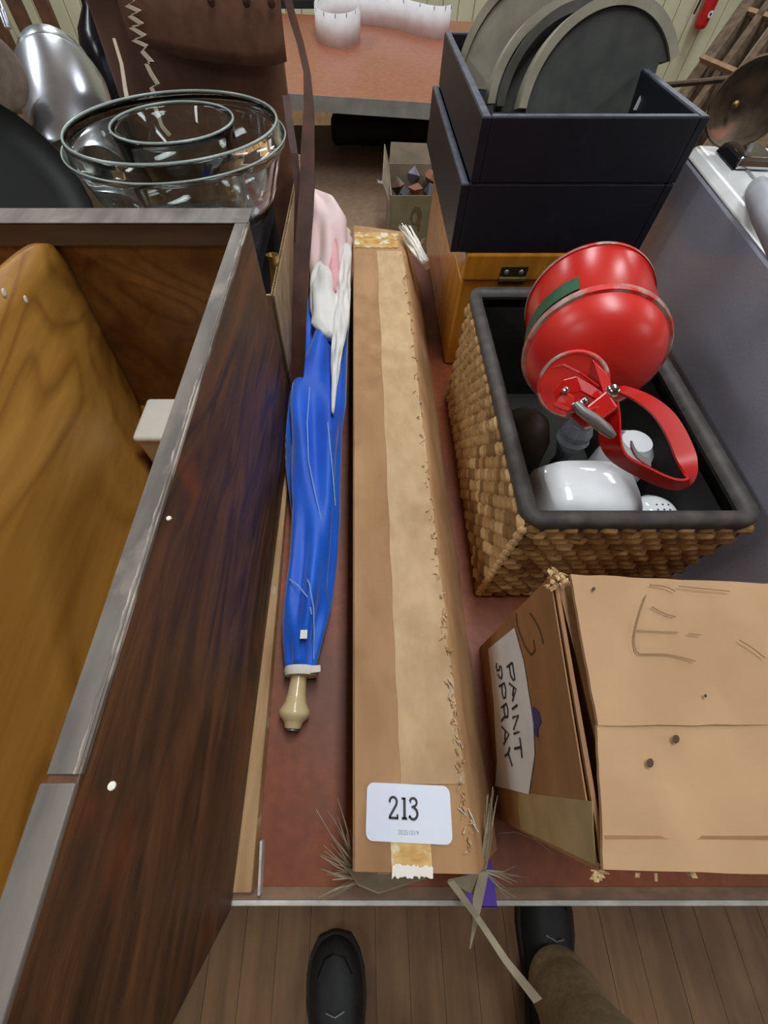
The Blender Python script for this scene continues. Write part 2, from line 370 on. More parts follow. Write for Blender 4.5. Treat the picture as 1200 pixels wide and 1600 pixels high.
# brittle yellowed tape at both ends
mb = MB(); 
def sheet(mb, corners, z, nx, ny, ragged=0):
    vs = []
    for j in range(ny+1):
        for i in range(nx+1):
            a = lerp(Vector(corners[0]), Vector(corners[1]), i/nx); b = lerp(Vector(corners[3]), Vector(corners[2]), i/nx)
            q = lerp(a, b, j/ny)
            if ragged and j in (0, ny): q.y += U(-ragged, ragged)
            vs.append(Vector((q.x, q.y, z if not callable(z) else z(q))))
    mb.add(vs, [(j*(nx+1)+i, j*(nx+1)+i+1, (j+1)*(nx+1)+i+1, (j+1)*(nx+1)+i) for j in range(ny) for i in range(nx)])
sheet(mb, [P(554, 388, H), P(622, 388, H), P(622, 364, H), P(554, 364, H)], H+.0012, 16, 4, .003)
mb.build('yellowed_tape', m_yel, c, solid=.0004)
mb = MB(); sheet(mb, [P(612, 1366, H), P(676, 1366, H), P(672, 1312, H), P(610, 1312, H)], H+.0012, 16, 4, .0015)
mb.build('yellowed_tape', m_yel, c, solid=.0004)
mb = MB(); sheet(mb, [P(612, 1370, H), P(676, 1370, H), P(676, 1354, H), P(613, 1350, H)], H+.0018, 24, 2, .0012)
mb.build('peeled_tape', m_fibw, c, solid=.0004, label='white peeled remnant of tape')
# number tag
L0, L1, L2, L3 = P(571, 1313, H), P(707, 1320, H), P(705, 1228, H), P(574, 1222, H)
ux = (L1-L0).normalized(); uy = Vector((-ux.y, ux.x, 0)); LW = (L1-L0).length; LH = (L3-L0).dot(uy)
pts = []; rr = .006
for (cx, cy, a0) in [(rr, rr, pi), (LW-rr, rr, 1.5*pi), (LW-rr, LH-rr, 0), (rr, LH-rr, .5*pi)]:
    for k in range(6):
        a = a0 + k/5*pi/2; pts.append(L0 + ux*(cx+rr*cos(a)) + uy*(cy+rr*sin(a)) + Vector((0, 0, .0014)))
tg = MB().prism(pts, (0, 0, .0006)).build('number_tag', m_lab, c, label='white rounded tag printed 213')
def lp(x, y, dz=.0022): return L0 + ux*(x*LW) + uy*(y*LH) + Vector((0, 0, dz))
def digit(mb, strokes, ox, oy, s, asp=1):
    for pts, wd in strokes:
        q = [L0 + ux*(ox + p[0]*s) + uy*(oy + p[1]*s) + Vector((0, 0, .0022)) for p in pts]
        stroke(mb, q, wd*s, (0, 0, 1))
mb = MB(); s = LH*.40
arc = lambda cx, cy, rx, ry, a0, a1, n=12: [(cx+rx*cos(radians(a0+(a1-a0)*k/n)), cy+ry*sin(radians(a0+(a1-a0)*k/n))) for k in range(n+1)]
d2 = [(arc(.235, .76, .19, .195, 175, -20, 14) + [(.38, .60), (.06, .12), (.06, .05)], .115), ([(0, .055), (.5, .055)], .11), ([(.46, .0), (.46, .22)], .09), ([(.01, .76), (.1, .76)], .1)]
d1 = [([(.17, .05), (.17, .96)], .135), ([(.02, .06), (.31, .06)], .11), ([(.02, .91), (.2, .91)], .1)]
d3 = [(arc(.22, .77, .18, .18, 170, -75, 14) + [(.13, .545)], .11), (arc(.2, .285, .225, .245, 80, -150, 16), .12), ([(.04, .77), (.1, .77)], .1), ([(.0, .12), (.06, .2)], .09)]
ox = LW*.265; oy = LH*.375
digit(mb, d2, ox, oy, s); digit(mb, d1, ox + s*.66, oy, s); digit(mb, d3, ox + s*1.08, oy, s)
mb.build('printed_number', m_ink, tg)
text_mesh('20251019', 'printed_code', .0045, m_inkg, tg, lp(.37, .13), ux, uy)
# frayed reinforced tape: fringes at the near corners
mb = MB()
def strands(mb, u0, v0, z0, u1, v1, z1, n, spread, w=(.0004, .0016), jitter=.0, mid=.5):
    a = P(u0, v0, z0); b = P(u1, v1, z1); Lh = (b-a).length
    for i in range(n):
        aa = a + Vector((U(-jitter, jitter), U(-jitter, jitter), U(-.003, .003)))
        e = aa + (b-a)*U(.45, 1.05) + Vector((U(-spread, spread), U(-spread, spread), U(-spread, spread)*.5))
        m = (aa+e)/2 + Vector((U(-.002, .002), U(-.002, .002), U(0, .004)))
        wd = U(*w); mb.ribbon([aa, m, e], (U(-.4, 1), U(-1, .6), .1), [wd*1.3, wd, wd*.4], .0003)
strands(mb, 556, 1352, .80, 520, 1262, .83, 12, .010, jitter=.004)
strands(mb, 556, 1360, .79, 503, 1318, .80, 9, .010, jitter=.004)
strands(mb, 560, 1370, .78, 500, 1352, .78, 9, .008, jitter=.003)
strands(mb, 560, 1378, .77, 508, 1404, .77, 5, .006, jitter=.003)
strands(mb, 757, 1350, .80, 768, 1236, .82, 14, .007, jitter=.003)
strands(mb, 757, 1360, .79, 822, 1362, .79, 5, .008, (.0003, .0009))
strands(mb, 757, 1362, .79, 812, 1408, .79, 6, .007, (.0003, .0009))
mb.build('frayed_fibre', m_fib, c)['kind'] = 'stuff'
mb = MB()   # webs under the near end
w1 = [P(542, 1358, .80), P(560, 1384, .79), P(592, 1397, .785), P(632, 1384, .80), P(668, 1372, .82), P(640, 1366, .835), P(590, 1366, .835)]
mb.prism([p for p in w1], (0, .0012, .001))
w2 = [P(700, 1376, .80), P(745, 1402, .78), P(760, 1360, .79), P(764, 1300, .81), P(757, 1290, .81), P(750, 1366, .80)]
mb.prism([p for p in w2], (0, .0012, .001))
mb.build('fibre_web', m_fib, c)
mb = MB().ribbon([P(704, 1376, .825), P(745, 1432, .80), P(790, 1500, .79), P(840, 1563, .78)], (1, .35, 0), [.006, .005, .006, .008], .0008)
mb.build('long_strand', m_fib, c, label='long grey strand hanging past the table edge')
MB().ribbon([P(756, 1362, .80), P(747, 1402, .79), P(742, 1442, .78), P(734, 1482, .77)], (1, .1, 0), [.009, .010, .005, .001], .0006).build('long_strand', m_fib, c)
MB().ribbon([P(778, 1302, T+.004), P(806, 1300, T+.003), P(836, 1312, T+.002), P(866, 1336, T+.002)], (0, 1, 0), .0006, .0003).build('loose_thread', m_fib, c)
mb = MB()   # white frayed fibre on the far right end
strands(mb, 662, 408, .85, 630, 352, .865, 34, .010, (.003, .008), .006)
strands(mb, 650, 385, .85, 664, 374, .85, 4, .004, (.002, .005), .002)
mb.ribbon([P(634, 372, .85), P(650, 390, .856), P(664, 408, .845), P(668, 420, .83)], (1, .2, .3), [.012, .02, .018, .008], .002)
mb.build('white_frayed_end', m_fibw, c, label='bundle of white frayed fibre at the far end')

# ================================================================ UMBRELLA
um = thing('umbrella', 'closed umbrella in blue, white and pink cloth with cream turned wooden handle', 'umbrella', (-.06, .5, T))
zt_ = 1.05
def cloth(secs, folds, amp, tw, n=64, steps=6):
    """secs: (y_px, xl, xr, zc, rz)"""
    rings = []
    S2 = []
    for a, b in zip(secs[:-1], secs[1:]):
        for k in range(steps):
            e = k/steps; S2.append([a[j] + (b[j]-a[j])*e for j in range(5)])
    S2.append(list(secs[-1]))
    for idx, (y, xl, xr, zc, rz) in enumerate(S2):
        a = P(xl, y, zc); b = P(xr, y, zc); cx = (a+b)/2; rx = (b-a).length/2; ring = []
        for k in range(n):
            t = 2*pi*k/n
            f = 1 + amp*sin(folds*t + tw*idx) + amp*.6*sin((folds+2)*t - tw*1.7*idx + 1)
            f -= amp*1.2*max(0, sin(2*t + tw*.6*idx))**6
            x = cos(t)*rx*min(f, 1.06); z = sin(t)*rz*f
            pz = max(zc + z, T+.0015); pxx = cx.x + x
            if pz < 1.05: pxx = max(pxx, (-.1330+.0100*(zt_-pz)/.3 if pz > T+.0145 else -.105) if cx.y < .56 else -.1275)
            if pz < .8405: pxx = min(pxx, -.0225)
            ring.append(Vector((pxx, cx.y + z*.15, pz)))
        rings.append(ring)
    return MB().loft(rings)
cloth([(1046, 447, 492, .757, .018), (1000, 444, 503, .762, .026), (950, 443, 516, .766, .031), (880, 452, 524, .77, .034), (800, 456, 530, .774, .036), (720, 446, 535, .778, .040),
       (660, 438, 540, .78, .042), (620, 441, 541, .78, .044), (560, 466, 543, .785, .046), (500, 480, 545, .79, .048), (470, 486, 545, .79, .046)], 5, .14, .12).build('blue_panel', m_blue, um, smooth='all')
cloth([(486, 490, 545, .80, .040), (450, 486, 546, .803, .046), (410, 485, 549, .807, .048), (370, 487, 551, .81, .046), (340, 488, 532, .815, .040), (318, 484, 502, .82, .03), (300, 470, 484, .82, .012)], 4, .13, .16).build('pink_panel', m_pink, um, smooth='all')
cloth([(526, 506, 524, .834, .008), (508, 486, 526, .834, .014), (480, 484, 530, .836, .019), (455, 484, 530, .838, .020), (432, 487, 528, .84, .014), (412, 494, 518, .84, .006)], 3, .12, .2).build('white_panel', m_white, um, smooth='all')
cloth([(645, 518, 522, .826, .004), (600, 517, 527, .83, .006), (560, 517, 534, .833, .008), (530, 519, 541, .835, .009), (500, 521, 545, .838, .010), (470, 524, 547, .84, .011), (440, 528, 548, .842, .012), (400, 534, 550, .842, .010), (385, 536, 548, .84, .006)], 3, .2, .3).build('white_hem', m_white, um, smooth='all')
cloth([(520, 506, 528, .832, .006), (508, 500, 526, .834, .008), (494, 494, 514, .834, .006)], 3, .2, .5, steps=4).build('pale_blue_fold', m_bluel, um, smooth='all')
cloth([(448, 486, 497, .826, .008), (436, 485, 494, .828, .008)], 2, .1, .2).build('red_fold', m_redf, um, smooth='all')
cloth([(455, 519, 526, .848, .004), (420, 514, 530, .851, .005), (385, 514, 528, .853, .005), (365, 518, 524, .852, .003)], 3, .1, .2).build('pink_fold', m_pinkd, um, smooth='all')
def on(u, v, zt=.815): return P(u, v, zt)
for path in ([(484, 605, .826), (480, 660, .822), (482, 720, .818), (492, 770, .812), (504, 820, .804)], [(480, 905, .806), (484, 915, .805), (490, 950, .798), (491, 990, .789), (490, 1030, .778)], [(512, 660, .820), (519, 730, .815), (524, 790, .805)], [(452, 905, .802), (466, 915, .806), (482, 935, .80), (487, 960, .795)]):
    MB().tube([P(*p) for p in path], .0008, 5).build('piping', m_bluel, um)
B(*(lambda a: (a.x-.004, a.x+.004, a.y-.005, a.y+.005, .797, .8))(P(475, 992, .797))).build('care_tag', m_white, um)
a = P(446, 1050, .757); b = P(496, 1050, .757)
MB().lathe([(.0, -.005), (.0195, -.005), (.021, 0), (.0205, .005), (0, .005)], (a+b)/2, (0, 1, 0), 24).build('elastic_band', m_band, um, smooth=True)
MB().hexa([P(485, 1052, .765), P(501, 1050, .765), P(501, 1039, .765), P(486, 1040, .765), P(485, 1052, .776), P(501, 1050, .776), P(501, 1039, .776), P(486, 1040, .776)]).build('band_end', m_band, um, bevel=.001)
h0 = P(467, 1056, .755); h1 = P(457, 1140, .752); ax = (h1-h0)
Lh = ax.length
MB().lathe([(0, 0), (.0095, 0), (.0098, .1*Lh), (.011, .35*Lh), (.013, .52*Lh), (.0175, .64*Lh), (.0185, .70*Lh), (.017, .77*Lh), (.013, .84*Lh), (.011, .88*Lh), (.009, .98*Lh), (0, .98*Lh)], h0, ax, 32).build('handle', m_cream, um, smooth=True)
MB().lathe([(0, 0), (.007, 0), (.0068, .002), (0, .002)], h0+ax*.985, ax, 20).build('end_cap', m_zinc, um, smooth=True)
kb = P(541, 366, .80); MB().lathe([(0, -.014), (.009, -.012), (.013, 0), (.009, .012), (0, .014)], kb, (0, 1, .1), 20).build('tip_knob', m_cream, um, smooth=True)

# ================================================================ WOODEN CRATE on a board
bd = MB().hexa([(-.7, -.110, T+.0005), (-.108, -.110, T+.0005), (-.122, .41, T+.0005), (-.7, .41, T+.0005), (-.7, -.110, T+.014), (-.110, -.110, T+.014), (-.1225, .41, T+.014), (-.7, .41, T+.014)]).build('wooden_board', m_board, bevel=.001)
tag(bd, 'thin raw wooden board lying under the open crate, narrow edge showing', 'board')
e0 = P(403, 1295, T+.012); e1 = P(386, 1390, T+.012)
MB().hexa([(-.1035, -.112, T+.0005), (-.101, -.112, T+.0005), (-.104, -.07, T+.0005), (-.1065, -.07, T+.0005), (-.1035, -.112, T+.013), (-.101, -.112, T+.013), (-.104, -.07, T+.013), (-.1065, -.07, T+.013)]).build('edge_sliver', m_edge, bd, label='white painted sliver on the board end')
zb, zt = T+.0155, 1.05
cr = thing('wooden_crate', 'large open dark wooden crate with scroll-cut divider filling the left foreground', 'crate', (-.4, .2, zb))
side = MB().hexa([(-.1425, -.122, zb), (-.1270, -.122, zb), (-.1270, .545, zb), (-.1425, .545, zb), (-.1505, -.205, zt-.001), (-.1345, -.205, zt-.001), (-.1345, .545, zt-.001), (-.1505, .545, zt-.001)]).build('side_panel', m_dark, cr, bevel=.001)
MB().box(-.1497, -.1353, -.005, .548, zt-.001, zt+.0008).build('edge_band', m_grim, side)
MB().box(-.1515, -.1345, -.206, -.0085, zt-.004, zt+.0012).build('corner_block', m_grim, side, bevel=.001)
mb = MB(); vs = []; n = 120
for i in range(n+1):
    y = -.005 + .55*i/n; wv = .0012+.0016*abs(mnoise.noise(Vector((y*60, 0, 0)))) + .001*R()
    vs += [Vector((-.1353-wv, y, zt+.0011)), Vector((-.1343, y, zt-.0005)), Vector((-.1343, y, zt-.003))]
mb.add(vs, [(3*i+k, 3*i+k+1, 3*i+k+4, 3*i+k+3) for i in range(n) for k in range(2)]).build('worn_arris', m_worn, side, solid=.0003)
mb = MB(); q = P(264, 810, zt+.001); mb.lathe([(0, .0008), (.0016, .0006), (.0018, 0)], q, (0, 0, 1), 10); q = P(175, 1228, zt+.0016); mb.lathe([(0, .0008), (.0018, .0006), (.002, 0)], q, (0, 0, 1), 10)
mb.build('paint_spot', m_wplas, side)
bp = B(-.95, -.151, .549, .562, zb, zt-.02).build('back_panel', m_plyd, cr)
B(-.95, -.151, .539, .572, zt-.026, zt).build('back_rail', m_brail, bp, bevel=.002)
B(-.95, -.1345, .537, .574, zt, zt+.0012).build('edge_band', m_grim, bp)
B(-.95, -.151, -.122, .549, zb, zb+.008).build('bottom_panel', m_ply, cr)
MB().hexa([(-.95, -.122, zb+.008), (-.143, -.122, zb+.008), (-.143, -.108, zb+.008), (-.95, -.108, zb+.008), (-.95, -.202, zt-.01), (-.151, -.202, zt-.01), (-.151, -.188, zt-.01), (-.95, -.188, zt-.01)]).build('front_panel', m_ply, cr)
# divider with scroll-cut top edge
prof = [(-.107, zb+.008), (.548, zb+.008), (.548, 1.010), (.544, 1.022), (.535, 1.031), (.514, 1.038), (.49, 1.042), (.45, 1.046), (.40, 1.047), (.3, 1.04), (.2, 1.03), (-.107, 1.03)]
def xbot(y):
    kk = [(-.107, -.296), (.1, -.298), (.25, -.305), (.37, -.328), (.45, -.362), (.548, -.408)]
    for (y0_, x0_), (y1_, x1_) in zip(kk[:-1], kk[1:]):
        if y <= y1_: return x0_+(x1_-x0_)*(y-y0_)/(y1_-y0_)
    return kk[-1][1]
tops = prof[2:]
def ztop(y):
    tp = sorted(tops)
    for (ya_, za_), (yb_, zb_) in zip(tp[:-1], tp[1:]):
        if y <= yb_: return za_+(zb_-za_)*(y-ya_)/(yb_-ya_+1e-9)
    return tp[-1][1]
vs = []; ny_, nz_ = 60, 10
for i in range(ny_+1):
    y = -.107 + .655*i/ny_
    for k in range(nz_+1):
        e = k/nz_; x = xbot(y)*(1-e) + (-.385)*e; vs.append(Vector((x, y, zb+.0085 + (ztop(y)-zb-.0085)*e)))
MB().add(vs, [(i*(nz_+1)+k, (i+1)*(nz_+1)+k, (i+1)*(nz_+1)+k+1, i*(nz_+1)+k+1) for i in range(ny_) for k in range(nz_)]).build('divider', m_ply, cr, solid=.012, smooth='all', label='orange plywood divider with scroll-cut top edge')
mb = MB()
for (u, v) in [(6, 457), (40, 468), (23, 495)]:
    q = PX(u, v, -.3765)
    mb.lathe([(0, .0008), (.0022, .0006), (.003, 0)], q, (1, 0, 0), 10, sx=1.5)
mb.build('paint_spot', m_wplas, cr)
# white box in crate
wx = thing('white_box', 'small rounded white plastic box standing inside the wooden crate', 'box', (-.25, .43, zb+.008))
B(-.327, -.16, .392, .47, zb+.0085, zb+.088).build('box_body', m_wplas, wx, bevel=.008, seg=4)
B(-.329, -.158, .390, .472, zb+.086, zb+.098).build('lid', m_wplas, wx, bevel=.006, seg=4)

# ================================================================ CARDBOARD BOX behind crate
cz = .94
cb = thing('cardboard_box', 'open corrugated cardboard box behind the crate, raw corrugated edge showing', 'box', (-.5, .83, T))
xr = -.129; x0 = -.95; y0 = .578; y1 = 1.10
B(x0, xr-.005, y0, y0+.004, T+.001, cz).build('front_wall', m_corr, cb)
B(x0, xr-.005, y1-.004, y1, T+.001, cz).build('back_wall', m_corr, cb)
B(x0, x0+.005, y0+.004, y1-.004, T+.001, cz).build('side_wall', m_corr, cb)
B(x0+.005, xr-.006, y0+.004, y1-.004, T+.001, T+.005).build('base_panel', m_corr, cb)
B(xr-.001, xr, y0, y1, T+.001, cz).build('side_wall', m_corr, cb); B(xr-.0055, xr-.0045, y0, y1, T+.001, cz).build('side_wall', m_corr, cb)
mb = MB(); vs = []; n = 260
for i in range(n+1):
    y = y0 + (y1-y0)*i/n; x = xr-.00275 + .0019*sin(i*1.57)
    vs += [Vector((x, y, T+.01)), Vector((x, y, cz-.0005))]
mb.add(vs, [(2*i, 2*i+1, 2*i+3, 2*i+2) for i in range(n)]).build('fluting', m_corre, cb, solid=.0006)
# contents: dark tin under bowl
dt = thing('dark_tin', 'dark cloth-covered tin in the cardboard box, under the glass bowls', 'tin', (-.27, .77, T+.006))
B(-.39, -.165, .67, .88, T+.006, .950).build('tin_body', m_cloth, dt, bevel=.008)
B(-.393, -.162, .667, .883, .945, .962).build('tin_lid', m_cloth, dt, bevel=.004)
bv = thing('brass_vase', 'slim brass vase between the crate and glass bowl', 'vase', (-.148, .63, T+.006))
MB().lathe([(0, 0), (.012, 0), (.013, .01), (.008, .03), (.012, .08), (.0125, .14), (.008, .19), (.007, .21), (.0095, .22), (.008, .22), (0, .2)], (-.150, .640, T+.006), (.05, .1, 1), 24).build('vase_body', m_brass, bv, smooth=True)
# glass bowls
m_rim_glint = M('rim_glint', (196, 214, 208), (214, 226, 222), .22, trans=.55)  # pale tone standing in for bright reflections on the glass rims
def glass(name, label, cx, cy, prof, n=72, rim_glints=()):
    g = MB().lathe(prof, (cx, cy, 0), (0, 0, 1), n).build(name, m_glass, None, smooth='all')
    for (rr_, zz_, w_) in rim_glints:
        pr = [(rr_ + w_*cos(a_*pi/4), zz_ + w_*sin(a_*pi/4)) for a_ in range(9)]
        MB().lathe([(a_, b_) for a_, b_ in pr], (cx, cy, 0), (0, 0, 1), 72).build('rim', m_rim_glint, g, smooth='all')  # added ring that brightens the glass edge
    return tag(g, label, 'bowl')
zb0 = .963
glass('glass_bowl', 'large clear glass bowl with ledged rim behind the wooden crate', -.27, .772,
      [(0, zb0), (.105, zb0), (.118, zb0+.006), (.132, zb0+.03), (.148, 1.045), (.156, 1.054), (.1575, 1.060), (.150, 1.062), (.149, 1.074), (.1465, 1.076), (.145, 1.073), (.145, 1.056), (.128, zb0+.034), (.114, zb0+.011), (.10, zb0+.005), (0, zb0+.005)], rim_glints=((.1465, 1.0765, .0018), (.1565, 1.0605, .0013)))
zi = zb0+.0055
glass('glass_dish', 'smaller straight-sided clear glass dish nested inside the large glass bowl', -.252, .722,
      [(0, zi), (.060, zi), (.070, zi+.006), (.073, zi+.02), (.0785, 1.083), (.081, 1.089), (.0795, 1.0915), (.076, 1.088), (.070, zi+.022), (.066, zi+.010), (.058, zi+.006), (.05, zi+.008), (0, zi+.008)], rim_glints=((.0790, 1.0915, .0015), (.064, zi+.010, .0012)))

# ================================================================ LEATHER BAG
lb = thing('leather_bag', 'brown leather shoulder bag with pale zigzag lacing and scalloped flap behind glass bowls', 'bag', (-.28, 1.02, T+.006))
def bagP(u, v, Y): return PY(u, v, Y)
rings = []
for i in range(14):
    k = i/13; z = T+.006 + k*.47
    hw = .152 - .006*k; hd = .032 - .01*k + .006*sin(k*pi); cx = -.281; cy = .995+.02*k
    ring = []
    for j in range(40):
        a = 2*pi*j/40; sx = abs(cos(a))**.35*(1 if cos(a) > 0 else -1); sy = abs(sin(a))**.55*(1 if sin(a) > 0 else -1)
        ring.append(Vector((cx+sx*hw, cy+sy*hd, z)))
    rings.append(ring)
MB().loft(rings).build('bag_body', m_leath, lb, smooth=True)
flp = []
xs = [(205, 68), (240, 78), (290, 90), (340, 98), (390, 103), (430, 102), (448, 96)]
bot = [PY(u, v, .948) for u, v in xs]
n = 8; vs = []
for p in bot:
    for k in range(n+1):
        zz = p.z + (1.225-p.z)*k/n; vs.append(Vector((p.x - .001*k*0, .950 - .004*sin(k/n*pi) + .02*(k/n)**2, zz)))
MB().add(vs, [(i*(n+1)+k, (i+1)*(n+1)+k, (i+1)*(n+1)+k+1, i*(n+1)+k+1) for i in range(len(bot)-1) for k in range(n)]).build('flap', m_leath, lb, solid=.004, smooth=True)
B(-.43, -.13, .955, 1.05, 1.2, 1.232).build('bag_top', m_leath, lb, bevel=.012)
mb = MB()
zz = [(196, -20), (212, 0), (198, 8), (218, 18), (202, 24), (222, 38), (204, 42), (226, 56), (208, 62), (229, 72), (222, 80), (238, 98), (228, 98), (236, 115), (247, 132), (236, 136), (248, 160), (262, 186), (248, 182), (256, 208), (268, 222)]
pt = [PY(u, v, .941) for u, v in zz]
for a, b in zip(pt[:-1], pt[1:]): mb.ribbon([a, b], (1, 0, .35), .0065, .001)
mb.build('lacing', m_lace, lb)
mb = MB()
for (u, v) in [(330, 2), (385, 3), (424, 4)]: mb.lathe([(0, .002), (.005, .001), (.006, 0)], PY(u, v, .943), (0, -1, 0), 12)
mb.build('eyelet', m_strap, lb)
sp = [(447, -12, .99), (455, 20, .97), (470, 70, .93), (480, 115, .90), (483, 170, .86), (481, 230, .80), (480, 290, .745), (476, 350, .70), (471, 420, .65), (468, 490, .60), (466, 560, .555), (464, 600, .535)]
pts = [Vector((0, 0, 0))]*0
for (u, v, Y) in sp: pts.append(PY(u, v, Y))
wds = [.013, .012, .011, .011, .016, .021, .023, .024, .024, .024, .022, .02]
pts[-1].z = max(pts[-1].z, T+.004)
MB().ribbon(pts, [Vector((1, -.1, .05))]*len(pts), wds, .0018).build('strap', m_strap, lb, smooth=True)
MB().ribbon([PY(447, 150, .93), PY(452, 190, .9), PY(460, 240, .87), PY(466, 300, .84), PY(464, 380, .80), PY(462, 470, .70)], (1, 0, 0), .012, .0015).build('strap', m_strap, lb)
MB().ribbon([PY(178, 60, .93), PY(190, 100, .92), PY(196, 140, .91), PY(202, 170, .9)], (1, 0, 0), [.004, .005, .006, .007], .001).build('hanging_thong', m_lace, lb)

# ================================================================ POT, PAN, MALLET at the far left
top_ = PD(97, 128, .74); botp = PD(142, 285, .70); ax = (botp-top_); L = ax.length; ax.normalize()
cp = thing('coffee_pot', 'dented aluminium pot with domed lid lying tilted behind black pan', 'pot', (botp.x, botp.y, T+.006))
MB().lathe([(0, L), (.069, L), (.073, L-.006), (.073, .02), (.070, .008), (.064, .004), (.056, 0), (0, 0)], top_, ax, 56).build('pot_body', m_alu, cp, smooth=True)
MB().lathe([(.066, .006), (.0675, .002), (.062, -.002)], top_, ax, 48).build('lid_gap', m_alud, cp, smooth=True)
MB().lathe([(.061, -.001), (.0615, -.006), (.059, -.034), (.050, -.048), (.03, -.057), (0, -.060)], top_, ax, 48).build('lid', m_alu, cp, smooth=True)
q = ax.orthogonal()
MB().tube([PD(-10, -20, .70), PD(4, 20, .69), PD(12, 44, .70)], .006, 10).build('pot_arm', m_alu, cp, smooth=True)
pc = PD(-44, 350, .62); nrm = Vector((.35, -.70, .62)).normalized()
fp = thing('frying_pan', 'large black enamelled pan leaning on edge behind the crate rail', 'pan', (pc.x, pc.y, T+.006))
MB().lathe([(0, 0), (.12, 0), (.150, .006), (.170, .022), (.172, .024), (.173, .020), (.153, .0), (.12, -.004), (0, -.004)], pc - nrm*.02, nrm, 64).build('pan_body', m_iron, fp, smooth=True)
MB().tube([pc+Vector((-.13, .02, .06)), pc+Vector((-.26, .06, .13))], [.01, .008], 10).build('handle', m_iron, fp, smooth=True)
mc = PD(-14, 112, .58); nn = (Vector((0, 0, CZ))-mc).normalized()
ml = thing('wooden_mallet', 'round brown mallet head with worn face at the left picture edge', 'mallet', mc)
MB().lathe([(0, .006), (.008, .006), (.010, .002), (.036, .003), (.0415, .001), (.0425, -.004), (.042, -.05), (0, -.05)], mc, nn, 40).build('head', m_brownd, ml, smooth=True)
MB().tube([mc-nn*.03+Vector((0, 0, -.03)), mc-nn*.03+Vector((-.10, .05, -.26))], .009, 10).build('handle', m_brownd, ml, smooth=True)
dp = PD(150, 22, .86)
pj = thing('dark_bottle', 'dark glass jug with a bright highlight behind the aluminium pot', 'jug', (dp.x, dp.y, T+.006))
MB().lathe([(0, -.36), (.05, -.36), (.056, -.30), (.056, -.06), (.045, -.02), (.022, .01), (.018, .05), (.022, .055), (0, .055)], dp, (.05, .1, 1), 32).build('jug_body', m_blk, pj, smooth=True)
MB().tube([dp+Vector((.05, -.01, -.05)), dp+Vector((.075, -.01, -.02)), dp+Vector((.06, -.01, .03)), dp+Vector((.02, 0, .035))], .007, 8).build('handle', m_blk, pj, smooth=True)
# slatted shelf far left background
ch = thing('slatted_chair', 'brown wooden slat-back chair in the background behind the aluminium pot', 'chair', (-2.0, 3.2, 0))
for i in range(6): B(-2.38+i*.14, -2.31+i*.14, 3.3, 3.33, .45, 1.0).build('slat', m_chair, ch)
B(-2.4, -1.6, 2.85, 3.33, .41, .45).build('seat', m_chair, ch, bevel=.005)
B(-2.4, -1.6, 3.3, 3.34, 1.0, 1.07).build('top_rail', m_chair, ch, bevel=.005)
for x in (-2.38, -1.64):
    for y in (2.88, 3.3): B(x, x+.04, y, y+.035, 0, .41).build('leg', m_chair, ch)

# ================================================================ FAR TABLE
def rotY(x, y, a=.03): return x, y
ft = thing('far_table', 'reddish brown laminate table with grey edge in the background', 'table', (0, 3.2, 0))
f0 = P(380, 141, T); f1 = P(760, 166, T); dx = (f1-f0).normalized()
fa = f0 - dx*1.0; fb = f1 + dx*.35; dy = Vector((-dx.y, dx.x, 0))*1.55
MB().prism([fa, fb, fb+dy, fa+dy], (0, 0, -.05)).build('tabletop', m_lam2, ft, bevel=.002)
MB().prism([fa-dy*.003, fb-dy*.003, fb-dy*.0005, fa-dy*.0005], (0, 0, -.052)).build('edge_trim', m_far_e, ft)
for p in (fa+dx*.1+dy*.1, fb-dx*.1+dy*.1, fa+dx*.1+dy*.9, fb-dx*.1+dy*.9): MB().tube([(p.x, p.y, 0), (p.x, p.y, T-.05)], .016).build('leg', m_steel, ft)
# paper strip on edge
prs = []
base = [(563, 58), (558, 68), (545, 75), (528, 77), (510, 74), (497, 66), (493, 56), (498, 48), (512, 40), (530, 37), (552, 38), (575, 40), (600, 43), (625, 48), (650, 56), (672, 62), (690, 63), (700, 60)]
b3 = [P(u, v, T) for u, v in base]
# smooth
def smooth_path(p, it=2):
    for _ in range(it):
        q = [p[0]]
        for a, b in zip(p[:-1], p[1:]): q += [a*.75+b*.25, a*.25+b*.75]
        p = q + [p[-1]]
    return p
b3 = smooth_path(b3)
ps = tag(MB().add([p + Vector((0, 0, h)) for p in b3 for h in (.001, .118)], [(2*i, 2*i+1, 2*i+3, 2*i+2) for i in range(len(b3)-1)]).build('paper_strip', m_ppr, None, solid=.0008, smooth='all'), 'curled white paper strip with ruler ticks standing on the far table', 'paper')
mb = MB()
for i in range(2, len(b3)-1, 4):
    p = b3[i] + Vector((0, -.001, .117)); mb.box(p.x-.0016, p.x+.0016, p.y-.0015, p.y-.0005, p.z-.014, p.z)
mb.build('printed_ticks', m_ink, ps)
# dark things at back of far table
q = P(560, 22, T); 
db = thing('storage_tray', 'dark storage tray at the back of the far table', 'tray', (q.x-.1, q.y+.25, T))
B(q.x-.75, q.x+.28, q.y+.15, q.y+.42, T+.001, T+.04).build('tray_base', m_bagg, db, bevel=.005)
B(q.x-.75, q.x+.28, q.y+.15, q.y+.17, T+.04, T+.10).build('tray_wall', m_blk, db, bevel=.003)

